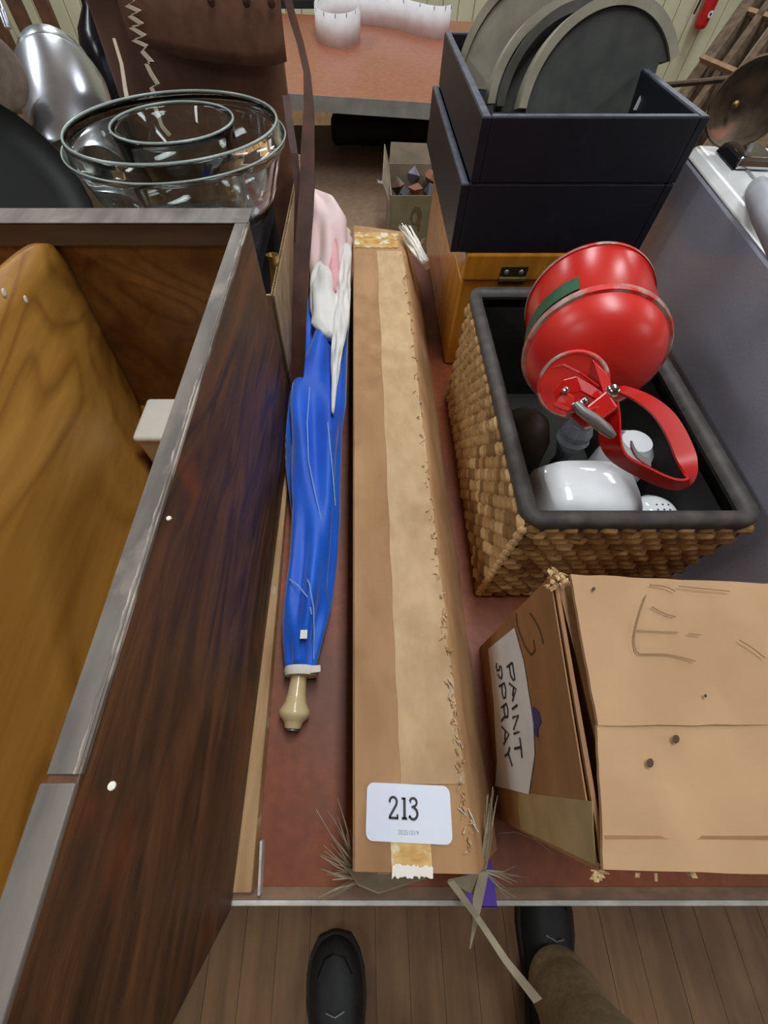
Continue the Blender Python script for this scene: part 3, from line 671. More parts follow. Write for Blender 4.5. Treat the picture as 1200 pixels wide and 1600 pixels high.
# floor items seen between tables
fc0 = P(618, 318, .30); fc1 = P(680, 322, .30)
fc = thing('scrap_carton', 'small open carton with raised flaps holding crumpled packets between the tables', 'carton', (2.9*.1, 2.0, 0))
fz = .60; gz = .402
lowp = thing('added_platform', 'added low brown platform between the two tables, raised so its top catches light', 'platform', (0, 2.2, 0))
B(-.6, .7, 1.2, 3.3, .38, .40).build('platform_top', m_hard, lowp, bevel=.003)  # raised stand-in for the brown floor area, added so it renders brighter
for sx in (-.55, .65):
    for sy in (1.3, 3.2): B(sx-.03, sx+.03, sy-.03, sy+.03, .001, .38).build('leg', m_chair, lowp)
a, b_ = P(612, 305, fz), P(682, 312, fz); c_, d_ = P(682, 258, fz), P(616, 256, fz)
xl, xr2 = a.x, b_.x+.03; ya, yb = a.y, d_.y
B(xl, xr2, ya-.004, ya, gz, fz).build('front_wall', m_bincard, fc); B(xl, xr2, yb, yb+.004, gz, fz).build('back_wall', m_flap, fc)
B(xl-.004, xl, ya, yb, gz, fz).build('side_wall', m_flap, fc); B(xr2, xr2+.004, ya, yb, gz, fz).build('side_wall', m_flap, fc)
B(xl, xr2, ya, yb, gz, gz+.09).build('inner_base', m_cloth, fc)
MB().prism([(xl, yb+.002, fz), (xr2, yb+.002, fz), (xr2-.02, yb+.03, fz+.055), (xl+.005, yb+.03, fz+.06)], (0, .003, 0)).build('flap', m_flap, fc)
MB().prism([(xl-.002, ya, fz-.03), (xl-.002, yb, fz), (xl-.022, yb+.01, fz+.06), (xl-.035, ya+.06, fz+.02)], (.003, 0, 0)).build('flap', m_flap, fc)
# small printed portrait on the front wall
pm = (xl+xr2)/2; 
def oval(cx, cz_, rx, rz, y, m, nm, par, th=.001):
    pts = [Vector((cx+rx*cos(2*pi*k/20)*(1+.12*sin(3*k)), y, cz_+rz*sin(2*pi*k/20)*(1+.1*cos(2*k)))) for k in range(20)]
    return MB().prism(pts, (0, -th, 0)).build(nm, m, par)
hc = PY(650, 338, ya-.005)
oval(hc.x, hc.z, .021, .032, ya-.0045, M('print_brown', (84, 70, 44), (100, 84, 54), .8), 'printed_face', fc)
oval(hc.x-.005, hc.z-.006, .009, .018, ya-.0060, m_bincard, 'printed_face', fc, .0006)
oval(hc.x+.015, hc.z-.032, .006, .02, ya-.0050, _m['print_brown'], 'printed_face', fc)
mb = MB()
hd = PY(672, 324, ya-.005)
for k in range(3): mb.box(hd.x, hd.x+.03, ya-.006, ya-.0045, hd.z-k*.008, hd.z-k*.008+.003)
mb.build('printed_lines', m_flap, fc)
for i, (u, v, nm_) in enumerate([(622, 285, 'dull brown crumpled packet at the left of the small carton'), (648, 268, 'pale violet foil packet on top in the small carton'), (650, 296, 'orange-brown packet with a white edge in the middle of the small carton'), (672, 296, 'dark violet packet at the front right of the small carton'), (672, 274, 'reddish crumpled packet at the back right of the small carton'), (632, 300, 'dark crumpled packet at the front left of the small carton')]):
    c0 = P(u, v, fz-.028+.004*(i % 3)); s = .034 if i < 5 else .026
    ptq = [c0 + Vector((cos(a_*1.257+i)*s*U(.7, 1.1), sin(a_*1.257+i)*s*U(.7, 1.1), U(-.016, .010))) for a_ in range(5)]
    mb = MB().add(ptq + [c0+Vector((U(-.008, .008), 0, .022)), c0-Vector((0, 0, .05))], [(0, 1, 5), (1, 2, 5), (2, 3, 5), (3, 4, 5), (4, 0, 5), (1, 0, 6), (2, 1, 6), (3, 2, 6), (4, 3, 6), (0, 4, 6)])
    tag(mb.build('crumpled_packet', m_scrap[[0, 1, 2, 3, 2, 3][i]]), nm_, 'packet')
q0 = P(517, 236, .42); q1 = P(690, 238, .42)
rings = []
for k, rf in [(0, .55), (.012, .85), (.035, .98), (.1, 1), (.25, 1.03), (.4, .98), (.55, 1.02), (.7, 1), (.9, 1), (.97, .9), (1, .5)]:
    x = q0.x+(q1.x+.3-q0.x)*k; r = .075*rf
    rings.append([Vector((x, q0.y+.15+cos(2*pi*j/20)*r*1.2, max(.402, .475+sin(2*pi*j/20)*r*(.95+.05*sin(k*30+j))))) for j in range(20)])
tag(MB().loft(rings).build('duffel_bag', m_bagg, None, smooth=True), 'long dark green bag lying under the front of the far table', 'bag')
tag(MB().prism([P(590, 286, .402), P(600, 287, .402), P(600, 281, .402), P(594, 284, .402), P(590, 280, .402)], (0, 0, .002)).build('paper_scrap', m_ppr), 'tiny white paper scrap on the platform beside the small carton', 'scrap')
# black bin bag
bb = P(1000, 40, .73)
cc = PY(992, 6, 4.8)
rings = []
for i in range(10):
    k = i/9; z = .002 + (cc.z+.10)*k; r = .26*(sin(pi*(.15+.8*k)))**.6*(1-.25*k)
    rings.append([Vector((cc.x+cos(2*pi*j/28)*r*(1+.14*sin(j*2.3+i)), cc.y+sin(2*pi*j/28)*r*(1+.14*sin(j*1.9-i*2)), z)) for j in range(28)])
tag(MB().loft(rings).build('bin_bag', m_blkbag, None, smooth=False), 'glossy black plastic bin bag standing by the wall behind the drums', 'bag')
# extinguisher
ex = PY(1104, 22, 5.44); ex1 = PY(1091, 44, 5.44)
te = thing('fire_extinguisher', 'small red fire extinguisher with white label hanging on the pale wall', 'extinguisher', (ex.x, 5.44, ex1.z))
MB().lathe([(0, 0), (.04, 0), (.05, .012), (.052, .03), (.052, .30), (.04, .335), (.018, .35), (.018, .37), (0, .37)], (ex.x-.01, 5.44, ex1.z), (0, 0, 1), 32).build('cylinder', m_ext, te, smooth=True)
MB().lathe([(.0528, 0), (.0528, .13)], (ex.x-.01, 5.44, ex1.z+.14), (0, 0, 1), 16, a0=pi*.15, a1=pi*.85, ref=(1, 0, 0)).build('label_sheet', m_ppr, te)
oc = Vector((ex.x+.005, 5.384, ex1.z+.085)); MB().lathe([(0, .001), (.021, .001), (.021, 0)], oc, (0, -1, 0), 20).build('round_badge', m_ppr, te)
MB().lathe([(0, .001), (.009, .001), (.009, 0)], oc-Vector((0, .002, 0)), (0, -1, 0), 12).build('badge_mark', m_bluei, te)
MB().tube([(ex.x-.01, 5.44, ex1.z+.37), (ex.x-.01, 5.40, ex1.z+.40), (ex.x-.01, 5.35, ex1.z+.41)], .009, 8).build('valve', m_blk, te)
MB().tube([(ex.x-.02, 5.42, ex1.z+.38), (ex.x-.09, 5.42, ex1.z+.33), (ex.x-.11, 5.43, ex1.z+.15), (ex.x-.115, 5.43, ex1.z+.08)], .008, 8).build('hose', m_blk, te)
B(ex.x-.05, ex.x+.03, 5.49, 5.523, ex1.z+.16, ex1.z+.2).build('bracket', m_blk, te)
# leaning rack
rk = thing('wooden_rack', 'old wooden slatted rack leaning in the top right background', 'rack', (1.6, 3.0, 0))
Lv = Vector((.21, .20, .26)); Lv /= .26; C0 = Vector((1.44, 2.96, 0)); Cd = Vector((.12, -.62, 0)).normalized(); Nv = Lv.normalized().cross(Cd).normalized()
def bar(a, b, w1, w2, mt, nm, lift=0):
    t = (b-a).normalized(); s_ = t.cross(Nv).normalized(); o_ = Nv*lift
    MB().hexa([a-s_*w1+o_, a+s_*w1+o_, a+s_*w1+Nv*w2+o_, a-s_*w1+Nv*w2+o_, b-s_*w1+o_, b+s_*w1+o_, b+s_*w1+Nv*w2+o_, b-s_*w1+Nv*w2+o_]).build(nm, mt, rk)
for i, o_ in enumerate([0.03, .17, .31, .45, .6, .75, .9, 1.05]):
    a = C0 + Cd*o_; bar(a+Lv*.02, a+Lv*1.35, .04 if i == 0 else .022, .09, m_rack, 'upright')
for i, z in enumerate([.3, .5, .64, .82, 1.0, 1.2]):
    a = C0 + Lv*z; bar(a, a+Cd*1.08, .009, .03, m_rackl, 'cross_slat', .0 if i % 2 else -.03)

# ================================================================ HONEY BOX + NAVY BOXES
hb = thing('honey_wood_box', 'varnished honey-coloured wooden box with brass hinge under the navy boxes', 'box', (.29, .92, T))
hx0, hx1, hy0, hy1, hz = .166, .44, .69, 1.16, .944
B(hx0, hx1, hy0, hy1, T+.001, hz-.045).build('body', m_honey, hb, bevel=.004)
B(hx0-.002, hx1+.002, hy0-.004, hy1, hz-.043, hz).build('lid', m_honey, hb, bevel=.004)
q = PY(802, 428, hy0-.006)
B(q.x-.022, q.x+.022, hy0-.007, hy0-.004, q.z-.018, q.z+.012).build('hinge_leaf', m_hinge, hb, bevel=.001)
MB().tube([(q.x-.022, hy0-.008, q.z-.008), (q.x+.022, hy0-.008, q.z-.008)], .004, 8).build('hinge_pin', m_hinge, hb)
for sx in (-.012, .012): MB().lathe([(0, .002), (.0035, .001), (.004, 0)], (q.x+sx, hy0-.007, q.z+.003), (0, -1, 0), 10).build('screw', m_zinc, hb)
def navy(label, x0, x1, y0, y1, z0, z1, th):
    t = thing('navy_box', label, 'box', ((x0+x1)/2, (y0+y1)/2, z0), 'navy painted open boxes')
    del t['group']
    for nm, a in (('front_panel', (x0+th, x1-th, y0, y0+th, z0, z1)), ('back_panel', (x0+th, x1-th, y1-th, y1, z0, z1)), ('side_panel', (x0, x0+th, y0, y1, z0, z1)), ('side_panel', (x1-th, x1, y0, y1, z0, z1))):
        o = B(*a).build(nm, m_navy, t, bevel=.0015)
        x, X_, y, Y_, _, zz = a; B(x+.0015, X_-.0015, y+.0015, Y_-.0015, zz, zz+.0006).build('worn_rim', m_navye, o)
    B(x0+th, x1-th, y0+th, y1-th, z0, z0+.006).build('base_panel', m_navy, t)
    return t
navy('lower navy-painted wooden box, rim showing left of the box on it', .138, .436, .688, 1.14, .945, 1.034, .012)
navy('upper navy-painted open wooden box holding the grey half-round drums', .150, .436, .688, 1.14, 1.0355, 1.104, .012)
def halfdrum(label, C, up, nr, r, th, a0, a1, dark, rimm, plate=True):
    t = thing('half_drum', label, 'drum', C)
    up = Vector(up).normalized(); nr = Vector(nr); nr = (nr - up*nr.dot(up)).normalized(); rt = up.cross(nr)
    def pt(a, rad, h): return Vector(C) + rt*(-cos(a)*rad) + up*(sin(a)*rad) + nr*h
    n = 40; rr_ = []
    for i in range(n+1):
        a = a0+(a1-a0)*i/n
        rr_.append([pt(a, r, .004), pt(a, r, -th), pt(a, r-.012, -th), pt(a, r-.012, .004)])
    MB().loft(rr_).build('rim', rimm, t, smooth=True)
    if plate:
        pts = [pt(a0+(a1-a0)*i/n, r-.0125, 0) for i in range(n+1)]
        for q_ in (pts[-1] - rt*.014, pts[0]):
            k_ = (q_.z-(fz0+.0015))/up.z; pts.append(q_ - up*k_) if k_ > .002 else None
        if a1 < radians(175): pts.insert(n+1, pts[n] - rt*.014)
        MB().prism(pts, -nr*.006).build('face_plate', dark, t)
    return t
fz0 = 1.046
halfdrum('front grey half-round drum, dark flat face towards the viewer, notched right', (.368, .885, fz0+.014), (0, .30, .95), (-.02, -1, .25), .120, .030, radians(2), radians(150), m_drum, m_drumr)
halfdrum('thin dark ring between the front and middle drums', (.333, .922, fz0+.012), (-.04, .30, .95), (-.02, -1, .25), .112, .006, radians(2), radians(140), m_drumd, m_drumd, plate=False)
halfdrum('middle grey drum ring with dark metal band behind the front drum', (.322, .936, fz0+.012), (-.04, .30, .95), (-.02, -1, .25), .114, .03, radians(2), radians(138), m_drum, m_drumr)
halfdrum('rearmost and largest grey drum tilted to the left in the navy box', (.300, 1.035, fz0+.012), (.10, .16, .98), (-.32, -1, .20), .136, .04, radians(2), radians(150), m_drumr, m_drumr)
tag(MB().prism([PY(990, 172, .86), PY(1003, 172, .86), PY(1001, 150, .86)], (0, .002, 0)).build('white_tag', m_ppr), 'small white triangular paper tag in front of the notched drum', 'tag')

# ladle
lc = PD(1172, 162, .55); nn = (Vector((0, 0, CZ))-lc).normalized(); nn = (nn + Vector((-.35, -.1, 0))).normalized()
ld = thing('iron_ladle', 'rusty iron ladle with long thin handle lying above the silver case', 'ladle', lc)
MB().lathe([(0, -.022), (.02, -.02), (.036, -.010), (.043, .004), (.046, .008), (.044, .010), (.040, .004), (.033, -.007), (.018, -.016), (0, -.018)], lc, nn, 40).build('bowl', m_rust, ld, smooth=True)
MB().tube([PD(1150, 122, .548), PD(1095, 128, .58), PD(1040, 133, .61), PD(1010, 140, .63)], .0035, 8).build('handle', m_rust, ld, smooth=True)
for (u, v, s) in [(1150, 163, .004)]: MB().lathe([(0, .003), (s, .002), (s, 0)], PD(u, v, .56), nn, 8).build('scrap_bit', m_brass, ld)

# ================================================================ SILVER CASE
sc = thing('silver_case', 'upright silver-grey hard case with chrome latch at the right edge', 'case', (.55, .45, T))
z1 = 1.05
a = Vector((.485, .782)); b = Vector((.419, .14)); dv = (a-b).normalized(); nv = Vector((dv.y, -dv.x)); Wc = .17
def cs(k, wdt, z): q = b + (a-b)*k + nv*wdt; return Vector((q.x, q.y, z))
MB().hexa([cs(0, 0, T+.001), cs(0, Wc, T+.001), cs(1, Wc, T+.001), cs(1, 0, T+.001), cs(0, 0, z1-.012), cs(0, Wc, z1-.012), cs(1, Wc, z1-.012), cs(1, 0, z1-.012)]).build('case_shell', m_case, sc, bevel=.004)
MB().hexa([cs(-.003, -.001, z1-.012), cs(-.003, Wc+.001, z1-.012), cs(1.003, Wc+.001, z1-.012), cs(1.003, -.001, z1-.012), cs(0, .012, z1), cs(0, Wc-.012, z1), cs(1, Wc-.012, z1), cs(1, .012, z1)]).build('case_top', m_caser, sc, bevel=.004, seg=3)
MB().hexa([cs(0, .045, z1), cs(0, .049, z1), cs(1, .049, z1), cs(1, .045, z1), cs(0, .045, z1+.0015), cs(0, .049, z1+.0015), cs(1, .049, z1+.0015), cs(1, .045, z1+.0015)]).build('seam', m_zinc, sc)
lt = P(1165, 242, z1+.008)
k0 = (Vector((lt.x, lt.y)) - b).dot(dv)/(a-b).length; w0 = (Vector((lt.x, lt.y)) - b).dot(nv)
MB().hexa([cs(k0-.05, w0-.022, z1+.001), cs(k0-.05, w0+.03, z1+.001), cs(k0+.055, w0+.03, z1+.001), cs(k0+.055, w0-.022, z1+.001), cs(k0-.045, w0-.018, z1+.014), cs(k0-.045, w0+.026, z1+.014), cs(k0+.05, w0+.026, z1+.014), cs(k0+.05, w0-.018, z1+.014)]).build('latch', m_chrome, sc, bevel=.004, seg=3)
MB().hexa([cs(k0-.048, w0-.024, z1+.001), cs(k0-.048, w0-.020, z1+.001), cs(k0+.053, w0-.020, z1+.001), cs(k0+.053, w0-.024, z1+.001), cs(k0-.04, w0-.021, z1+.012), cs(k0-.04, w0-.016, z1+.013), cs(k0+.045, w0-.016, z1+.013), cs(k0+.045, w0-.021, z1+.012)]).build('latch_side', m_blk, sc, bevel=.001)
MB().tube([cs(k0-.03, w0-.01, z1+.0145), cs(k0-.0, w0, z1+.017), cs(k0+.03, w0+.01, z1+.0145)], .003, 8).build('latch_groove', m_zinc, sc)
hp = [P(1215, 395, z1+.014), P(1188, 330, z1+.022), P(1176, 300, z1+.020), P(1182, 284, z1+.006)]
MB().tube([P(1240, 430, z1+.004), P(1222, 380, z1+.022), P(1200, 335, z1+.028), P(1186, 305, z1+.02), P(1184, 292, z1+.003)], [.012, .013, .013, .012, .011], 16).build('carry_handle', m_gplas, sc, smooth=True)

# ================================================================ BASKET
bx0, bx1, by0, by1, bz = .163, .393, .202, .605, .936
bk = thing('woven_basket', 'rectangular woven grass basket with dark padded rim and lining', 'basket', (.278, .4, T))
th = .010
for nm, a in (('front_wall', (bx0, bx1, by0, by0+th, T+.002, bz-.01)), ('back_wall', (bx0, bx1, by1-th, by1, T+.002, bz-.01)), ('side_wall', (bx0, bx0+th, by0+th, by1-th, T+.002, bz-.01)), ('side_wall', (bx1-th, bx1, by0+th, by1-th, T+.002, bz-.01)), ('base_panel', (bx0+th, bx1-th, by0+th, by1-th, T+.002, T+.010))):
    B(*a).build(nm, m_wbase, bk)
lt_ = .004
for a in ((bx0+th, bx1-th, by0+th, by0+th+lt_, T+.010, bz-.006), (bx0+th, bx1-th, by1-th-lt_, by1-th, T+.010, bz-.006), (bx0+th, bx0+th+lt_, by0+th+lt_, by1-th-lt_, T+.010, bz-.006), (bx1-th-lt_, bx1-th, by0+th+lt_, by1-th-lt_, T+.010, bz-.006)):
    B(*a).build('lining', m_lin, bk)
B(bx0+th, bx1-th, by0+th, by1-th, T+.010, T+.012).build('lining', m_lin, bk)
# rim : rounded-rect swept
def rrect(x0, x1, y0, y1, r, n=6):
    out = []
    for (cx, cy, a0) in ((x1-r, y1-r, 0), (x0+r, y1-r, pi/2), (x0+r, y0+r, pi), (x1-r, y0+r, 1.5*pi)):
        for k in range(n+1): a = a0+pi/2*k/n; out.append((cx+r*cos(a), cy+r*sin(a)))
    return out
layers = [(-.001, bz-.022), (-.003, bz-.018), (-.004, bz-.006), (-.002, bz), (.006, bz+.001), (.012, bz-.002), (.014, bz-.010), (.014, bz-.022)]
rings = []
for (o_, z) in layers:
    rings.append([Vector((x, y, z)) for x, y in rrect(bx0+o_, bx1-o_, by0+o_, by1-o_, max(.016-o_, .004))])
MB().loft(rings, cap=False).build('rim', m_rim, bk, smooth='all')
# weave pillows
def pillow_mesh(L_, W_, D_, mt, i):
    me = bpy.data.meshes.new('weave_%d' % i)
    vs = [(-L_/2, 0, -W_*.12), (-L_/2, 0, W_*.12), (-L_*.22, 0, -W_/2), (L_*.2, 0, -W_/2), (L_/2, 0, -W_*.15), (L_/2, 0, W_*.1), (L_*.22, 0, W_/2), (-L_*.2, 0, W_/2),
          (-L_*.25, -D_*.75, -W_*.12), (L_*.25, -D_, -W_*.12), (L_*.25, -D_*.85, W_*.15), (-L_*.25, -D_*.8, W_*.15)]
    fs = [(8, 9, 10, 11), (0, 8, 11, 1), (0, 2, 8), (2, 3, 9, 8), (3, 4, 9), (4, 5, 10, 9), (5, 6, 10), (6, 7, 11, 10), (7, 1, 11)]
    me.from_pydata(vs, [], fs); me.materials.append(mt); me.polygons.foreach_set('use_smooth', [True]*len(fs)); return me
pm_ = [pillow_mesh(.023, .0150, .0055, [m_weave, m_weave3, m_weave, m_weave2][i % 4], i) for i in range(8)]
cnt = 0; rest = MB(); spots = []
rowh = .0128; nrow = 15
for r_ in range(nrow):
    z = T+.010 + r_*rowh
    for k in range(21):
        y = by0+.008 + k*.0195 + (.00975 if r_ % 2 else 0)
        if y < by1-.006: spots.append((0, y, z))
    for k in range(12):
        x = bx0+.008 + k*.0195 + (.00975 if r_ % 2 else 0)
        if x < bx1-.004: spots.append((1, x, z))
spots.sort(key=lambda s: (0 if s[0] == 1 and s[1] < .36 else 1, s[1]))
for i, (f_, c_, z) in enumerate(spots):
    rot = Matrix.Rotation(-pi/2, 4, 'Z') if f_ == 0 else Matrix.Identity(4)
    pos = Vector((bx0-.0005, c_, z)) if f_ == 0 else Vector((c_, by0-.0005, z))
    tilt = Matrix.Rotation(U(-.22, .22), 4, 'Y')
    me = pm_[random.randrange(8)]
    M4 = Matrix.Translation(pos) @ rot @ tilt @ Matrix.Diagonal((U(.9, 1.1), U(.8, 1.3), U(.9, 1.1), 1))
    if i < 300:
        o = bpy.data.objects.new('weave_strand', me); COL.objects.link(o); o.parent = bk; o.matrix_local = Matrix.Translation(-bk.location) @ M4
    else:
        rest.add([M4 @ v.co for v in me.vertices], [tuple(p.vertices) for p in me.polygons])
if rest.v:
    o = rest.build('weave_strands', m_weave, bk, smooth='all'); o['kind'] = 'stuff'
mb = MB()   # bottom/corner braid
for (x, y) in ((bx0-.001, by0-.001),):
    for k in range(15):
        z = T+.008+k*.0128; mb.lathe([(0, -.007), (.004, -.004), (.0055, 0), (.004, .004), (0, .007)], (x, y, z), (.3, -.3, 1), 8)
mb.build('corner_braid', m_weave2, bk, smooth=True)

# ================================================================ RED SAFETY CAN
Cc = PD(925, 553, .425)
tow = (Vector((0, 0, CZ))-Cc).normalized(); dn = Vector((0, -sin(TH), -cos(TH))); dn = (dn - tow*dn.dot(tow)).normalized(); rg = dn.cross(tow) * -1
if rg.x < 0: rg = -rg
ax = (tow*.84 + dn*.54 + rg*.06).normalized()
rc = thing('red_safety_can', 'red metal safety can with spring spout and loop handle lying in basket', 'can', Cc - ax*.05)
rcan = .066
MB().lathe([(0, -.096), (rcan-.006, -.096), (rcan-.003, -.102), (rcan+.001, -.102), (rcan+.001, -.096), (rcan-.001, -.092), (rcan-.001, -.004), (rcan, 0)], Cc, ax, 64).build('can_body', m_red, rc, smooth=True)
MB().lathe([(rcan+.0005, -.1035), (rcan+.0022, -.101), (rcan+.0018, -.096)], Cc, ax, 64).build('rolled_edge', m_chip, rc, smooth=True)
MB().lathe([(rcan-.001, -.006), (rcan+.0025, -.004), (rcan+.003, 0), (rcan+.0015, .004), (rcan-.003, .005)], Cc, ax, 64).build('rolled_edge', m_chip, rc, smooth=True)
MB().lathe([(rcan-.001, .003), (rcan-.003, .010), (rcan-.009, .020), (rcan-.018, .028), (rcan-.032, .034), (.018, .037), (0, .038)], Cc, ax, 64).build('domed_top', m_redb, rc, smooth=True)
# green label band on left of body
ref = (-rg + dn*-.15)
MB().lathe([(rcan+.0002, -.038), (rcan+.0004, -.012)], Cc, ax, 24, a0=-1.3, a1=.15, ref=ref).build('green_label', m_green, rc, solid=.0006)
ee = ax; e2 = (rg - ax*rg.dot(ax)).normalized(); e1 = (dn - ax*dn.dot(ax)).normalized()   # local right, local down on the dome
def can(r_, d_, h_): return Cc + e2*r_ + e1*d_ + ax*h_
# raised bracket plate on the dome
MB().tube([can(-.028, .0, .0385), can(-.006, -.010, .040), (can(.0, -.006, .041)), can(-.002, .012, .043)], .0022, 8).build('bracket_rib', m_red, rc, smooth=True)
MB().lathe([(0, .004), (.004, .004), (.006, .001), (.006, -.003)], can(-.009, -.001, .040), ax, 16).build('rivet_boss', m_red, rc, smooth=True)
# spout
s0 = can(-.016, .008, .026); s1 = PD(893, 603, .352); sa = (s1-s0).normalized(); sl = (s1-s0).length
MB().lathe([(0, 0), (.021, 0), (.0205, sl*.55), (.026, sl*.62), (.0265, sl*.68), (.021, sl*.70), (.0205, sl*.8), (0, sl*.8)], s0, sa, 40).build('spout_neck', m_red, rc, smooth=True)
MB().lathe([(0, sl*.80), (.026, sl*.80), (.0285, sl*.82), (.0285, sl*.87), (.026, sl*.9), (.022, sl*.885), (0, sl*.885)], s0, sa, 40).build('spout_cap', m_redb, rc, smooth=True)
MB().lathe([(.0287, sl*.86), (.0292, sl*.875), (.0275, sl*.905), (.0262, sl*.905)], s0, sa, 40).build('cap_edge', m_chip, rc, smooth=True)
def pdl(l): return [PD(*p) for p in l]
# cap lever linkage: channel bracket from spout to the handle
def strip(pts, side, w_, th_, name, mt): return MB().ribbon(pdl(pts), side, w_, th_).build(name, mt, rc, bevel=.0006)
strip([(868, 622, .334), (884, 605, .330), (904, 600, .328), (925, 612, .332), (948, 628, .336)], (dn + rg*.3), .013, .0012, 'lever_plate', m_red)
strip([(866, 630, .335), (890, 640, .330), (920, 640, .330), (950, 632, .334)], (tow), .014, .0015, 'lever_plate', m_red)
strip([(862, 575, .350), (880, 570, .345), (905, 582, .340), (935, 604, .338)], (tow), .006, .001, 'lever_plate', m_red)
MB().hexa(pdl([(915, 640, .345), (938, 662, .345), (968, 640, .345), (950, 612, .345), (915, 636, .326), (938, 658, .326), (966, 636, .326), (948, 610, .326)])).build('lever_block', m_red, rc, bevel=.0015)
MB().hexa(pdl([(880, 640, .352), (915, 672, .352), (940, 662, .352), (900, 628, .352), (884, 640, .338), (915, 668, .338), (936, 658, .338), (900, 630, .338)])).build('lever_block', m_red, rc, bevel=.0015)
MB().hexa(pdl([(925, 560, .362), (950, 585, .358), (962, 620, .352), (948, 628, .352), (925, 560, .345), (950, 585, .340), (962, 620, .334), (946, 624, .334)])).build('lever_arm', m_red, rc, bevel=.001)
for (u, v, s) in ((957, 611, .0052), (911, 628, .0036), (884, 610, .003)):
    MB().lathe([(0, .003), (s*.6, .0028), (s, .001), (s, -.002)], PD(u, v, .3265), tow, 20).build('rivet', m_chrome, rc, smooth=True)
MB().lathe([(0, .004), (.006, .003), (.007, -.001), (.007, -.004)], PD(883, 628, .332), tow, 20).build('rivet_head', m_redb, rc, smooth=True)
MB().tube(pdl([(898, 630, .323), (908, 642, .3225), (928, 656, .3225), (948, 672, .323), (957, 681, .326)]), [.0028, .004, .0048, .0045, .003], 14).build('lever_pin', m_zinc, rc, smooth=True)
MB().tube(pdl([(887, 652, .336), (893, 640, .330), (898, 632, .324)]), .002, 10).build('link_wire', m_zinc, rc, smooth=True)
# loop handle
hpts = [(950, 628, .352), (953, 655, .350), (952, 685, .350), (958, 706, .352), (974, 722, .356), (1000, 735, .362), (1030, 750, .368), (1055, 758, .372), (1074, 756, .376), (1080, 744, .380), (1072, 715, .384), (1058, 680, .386), (1040, 650, .386), (1015, 628, .386), (990, 615, .388), (962, 606, .392)]
HP = smooth_path(pdl(hpts), 2)
sk = [(0, rg*.8+tow*.5), (.22, rg*.7+tow*.6), (.36, dn*-.6+tow*.75+rg*.2), (.52, dn*-.6+tow*.75), (.66, rg*-.8+tow*.6), (1, rg*-.8+tow*.6)]
def sdir(k):
    for (ka, va), (kb2, vb) in zip(sk[:-1], sk[1:]):
        if k <= kb2: return (va+(vb-va)*(k-ka)/(kb2-ka)).normalized()
    return sk[-1][1]
MB().ribbon(HP, [sdir(i/(len(HP)-1)) for i in range(len(HP))], [.017 + .005*sin(pi*i/len(HP)) for i in range(len(HP))], .0011).build('loop_handle', m_red, rc, smooth=True)
MB().ribbon(smooth_path(pdl([(986, 694, .349), (992, 708, .352), (1004, 718, .355), (1016, 724, .358)])), tow*.4+dn*.9, .006, .0008).build('thumb_plate', m_zinc, rc)

# ================================================================ things in the basket
bzf = T+.0125
# porcelain lidded dish
def shape(rings, n=40):
    rr_ = []
    for (cx, cy, rx, ry, z, pw) in rings:
        ring = []
        for k in range(n):
            a = 2*pi*k/n; ca, sa_ = cos(a), sin(a)
            ring.append(Vector((cx+math.copysign(abs(ca)**pw, ca)*rx, cy+math.copysign(abs(sa_)**pw, sa_)*ry, z)))
        rr_.append(ring)
    return MB().loft(rr_)
pd = thing('porcelain_dish', 'white glazed porcelain lidded dish in the front of the basket', 'dish', (.258, .262, bzf))
dcx, dcy = .256, .262
shape([(dcx, dcy, .040, .028, bzf, .6), (dcx, dcy, .048, .034, bzf+.02, .6), (dcx, dcy, .058, .042, bzf+.08, .55), (dcx, dcy, .060, .0435, bzf+.118, .5)]).build('dish_base', m_porc, pd, smooth=True)
shape([(dcx, dcy, .062, .045, bzf+.119, .5), (dcx, dcy, .063, .046, bzf+.125, .5), (dcx, dcy, .060, .043, bzf+.150, .5), (dcx, dcy+.002, .050, .034, bzf+.166, .6), (dcx, dcy+.002, .030, .018, bzf+.172, .8), (dcx, dcy, .002, .002, bzf+.174, 1)]).build('lid', m_porc, pd, smooth=True)
ss = thing('porcelain_shaker', 'white porcelain shaker with pierced domed top beside the porcelain dish', 'shaker', (.348, .25, bzf))
shc = Vector((.3495, .252, bzf)); hS = .135
MB().lathe([(0, 0), (.022, 0), (.025, .01), (.0265, .06), (.027, hS-.022), (.0255, hS-.010), (.018, hS-.003), (.008, hS), (0, hS+.0005)], shc, (0, 0, 1), 40).build('shaker_body', m_porc, ss, smooth=True)
for i in range(3):
    for j in range(3):
        q = shc + Vector(((i-1)*.007 + .001*j, (j-1)*.007-.002, 0)); rr0 = math.hypot(q.x-shc.x, q.y-shc.y); q.z = bzf+hS+.0005-rr0**2*10
        MB().lathe([(0, .0006), (.0011, .0005), (.0011, -.001)], q, (0, 0, 1), 8).build('hole', m_ink, ss)
wd_ = thing('white_jug', 'rounded white porcelain jug behind the lidded dish, under the red handle', 'jug', (.345, .35, bzf))
MB().lathe([(0, 0), (.024, 0), (.032, .02), (.034, .07), (.033, .11), (.028, .135), (.019, .147), (.018, .150), (.006, .152), (0, .152)], (.3435, .342, bzf), (0, 0, 1), 40).build('jug_body', m_porc, wd_, smooth=True)
MB().tube([(.352, .372, bzf+.13), (.358, .392, bzf+.11), (.356, .392, bzf+.06), (.352, .372, bzf+.04)], .005, 10).build('handle', m_porc, wd_, smooth=True)
gd = thing('brown_gourd', 'dull dark brown rounded pot at the left inside the basket', 'pot', (.222, .388, bzf))
MB().lathe([(0, 0), (.022, 0), (.036, .03), (.0405, .07), (.038, .11), (.028, .135), (.012, .145), (0, .147)], (.2215, .388, bzf), (0, 0, 1), 40).build('pot_body', m_stone, gd, smooth=True)
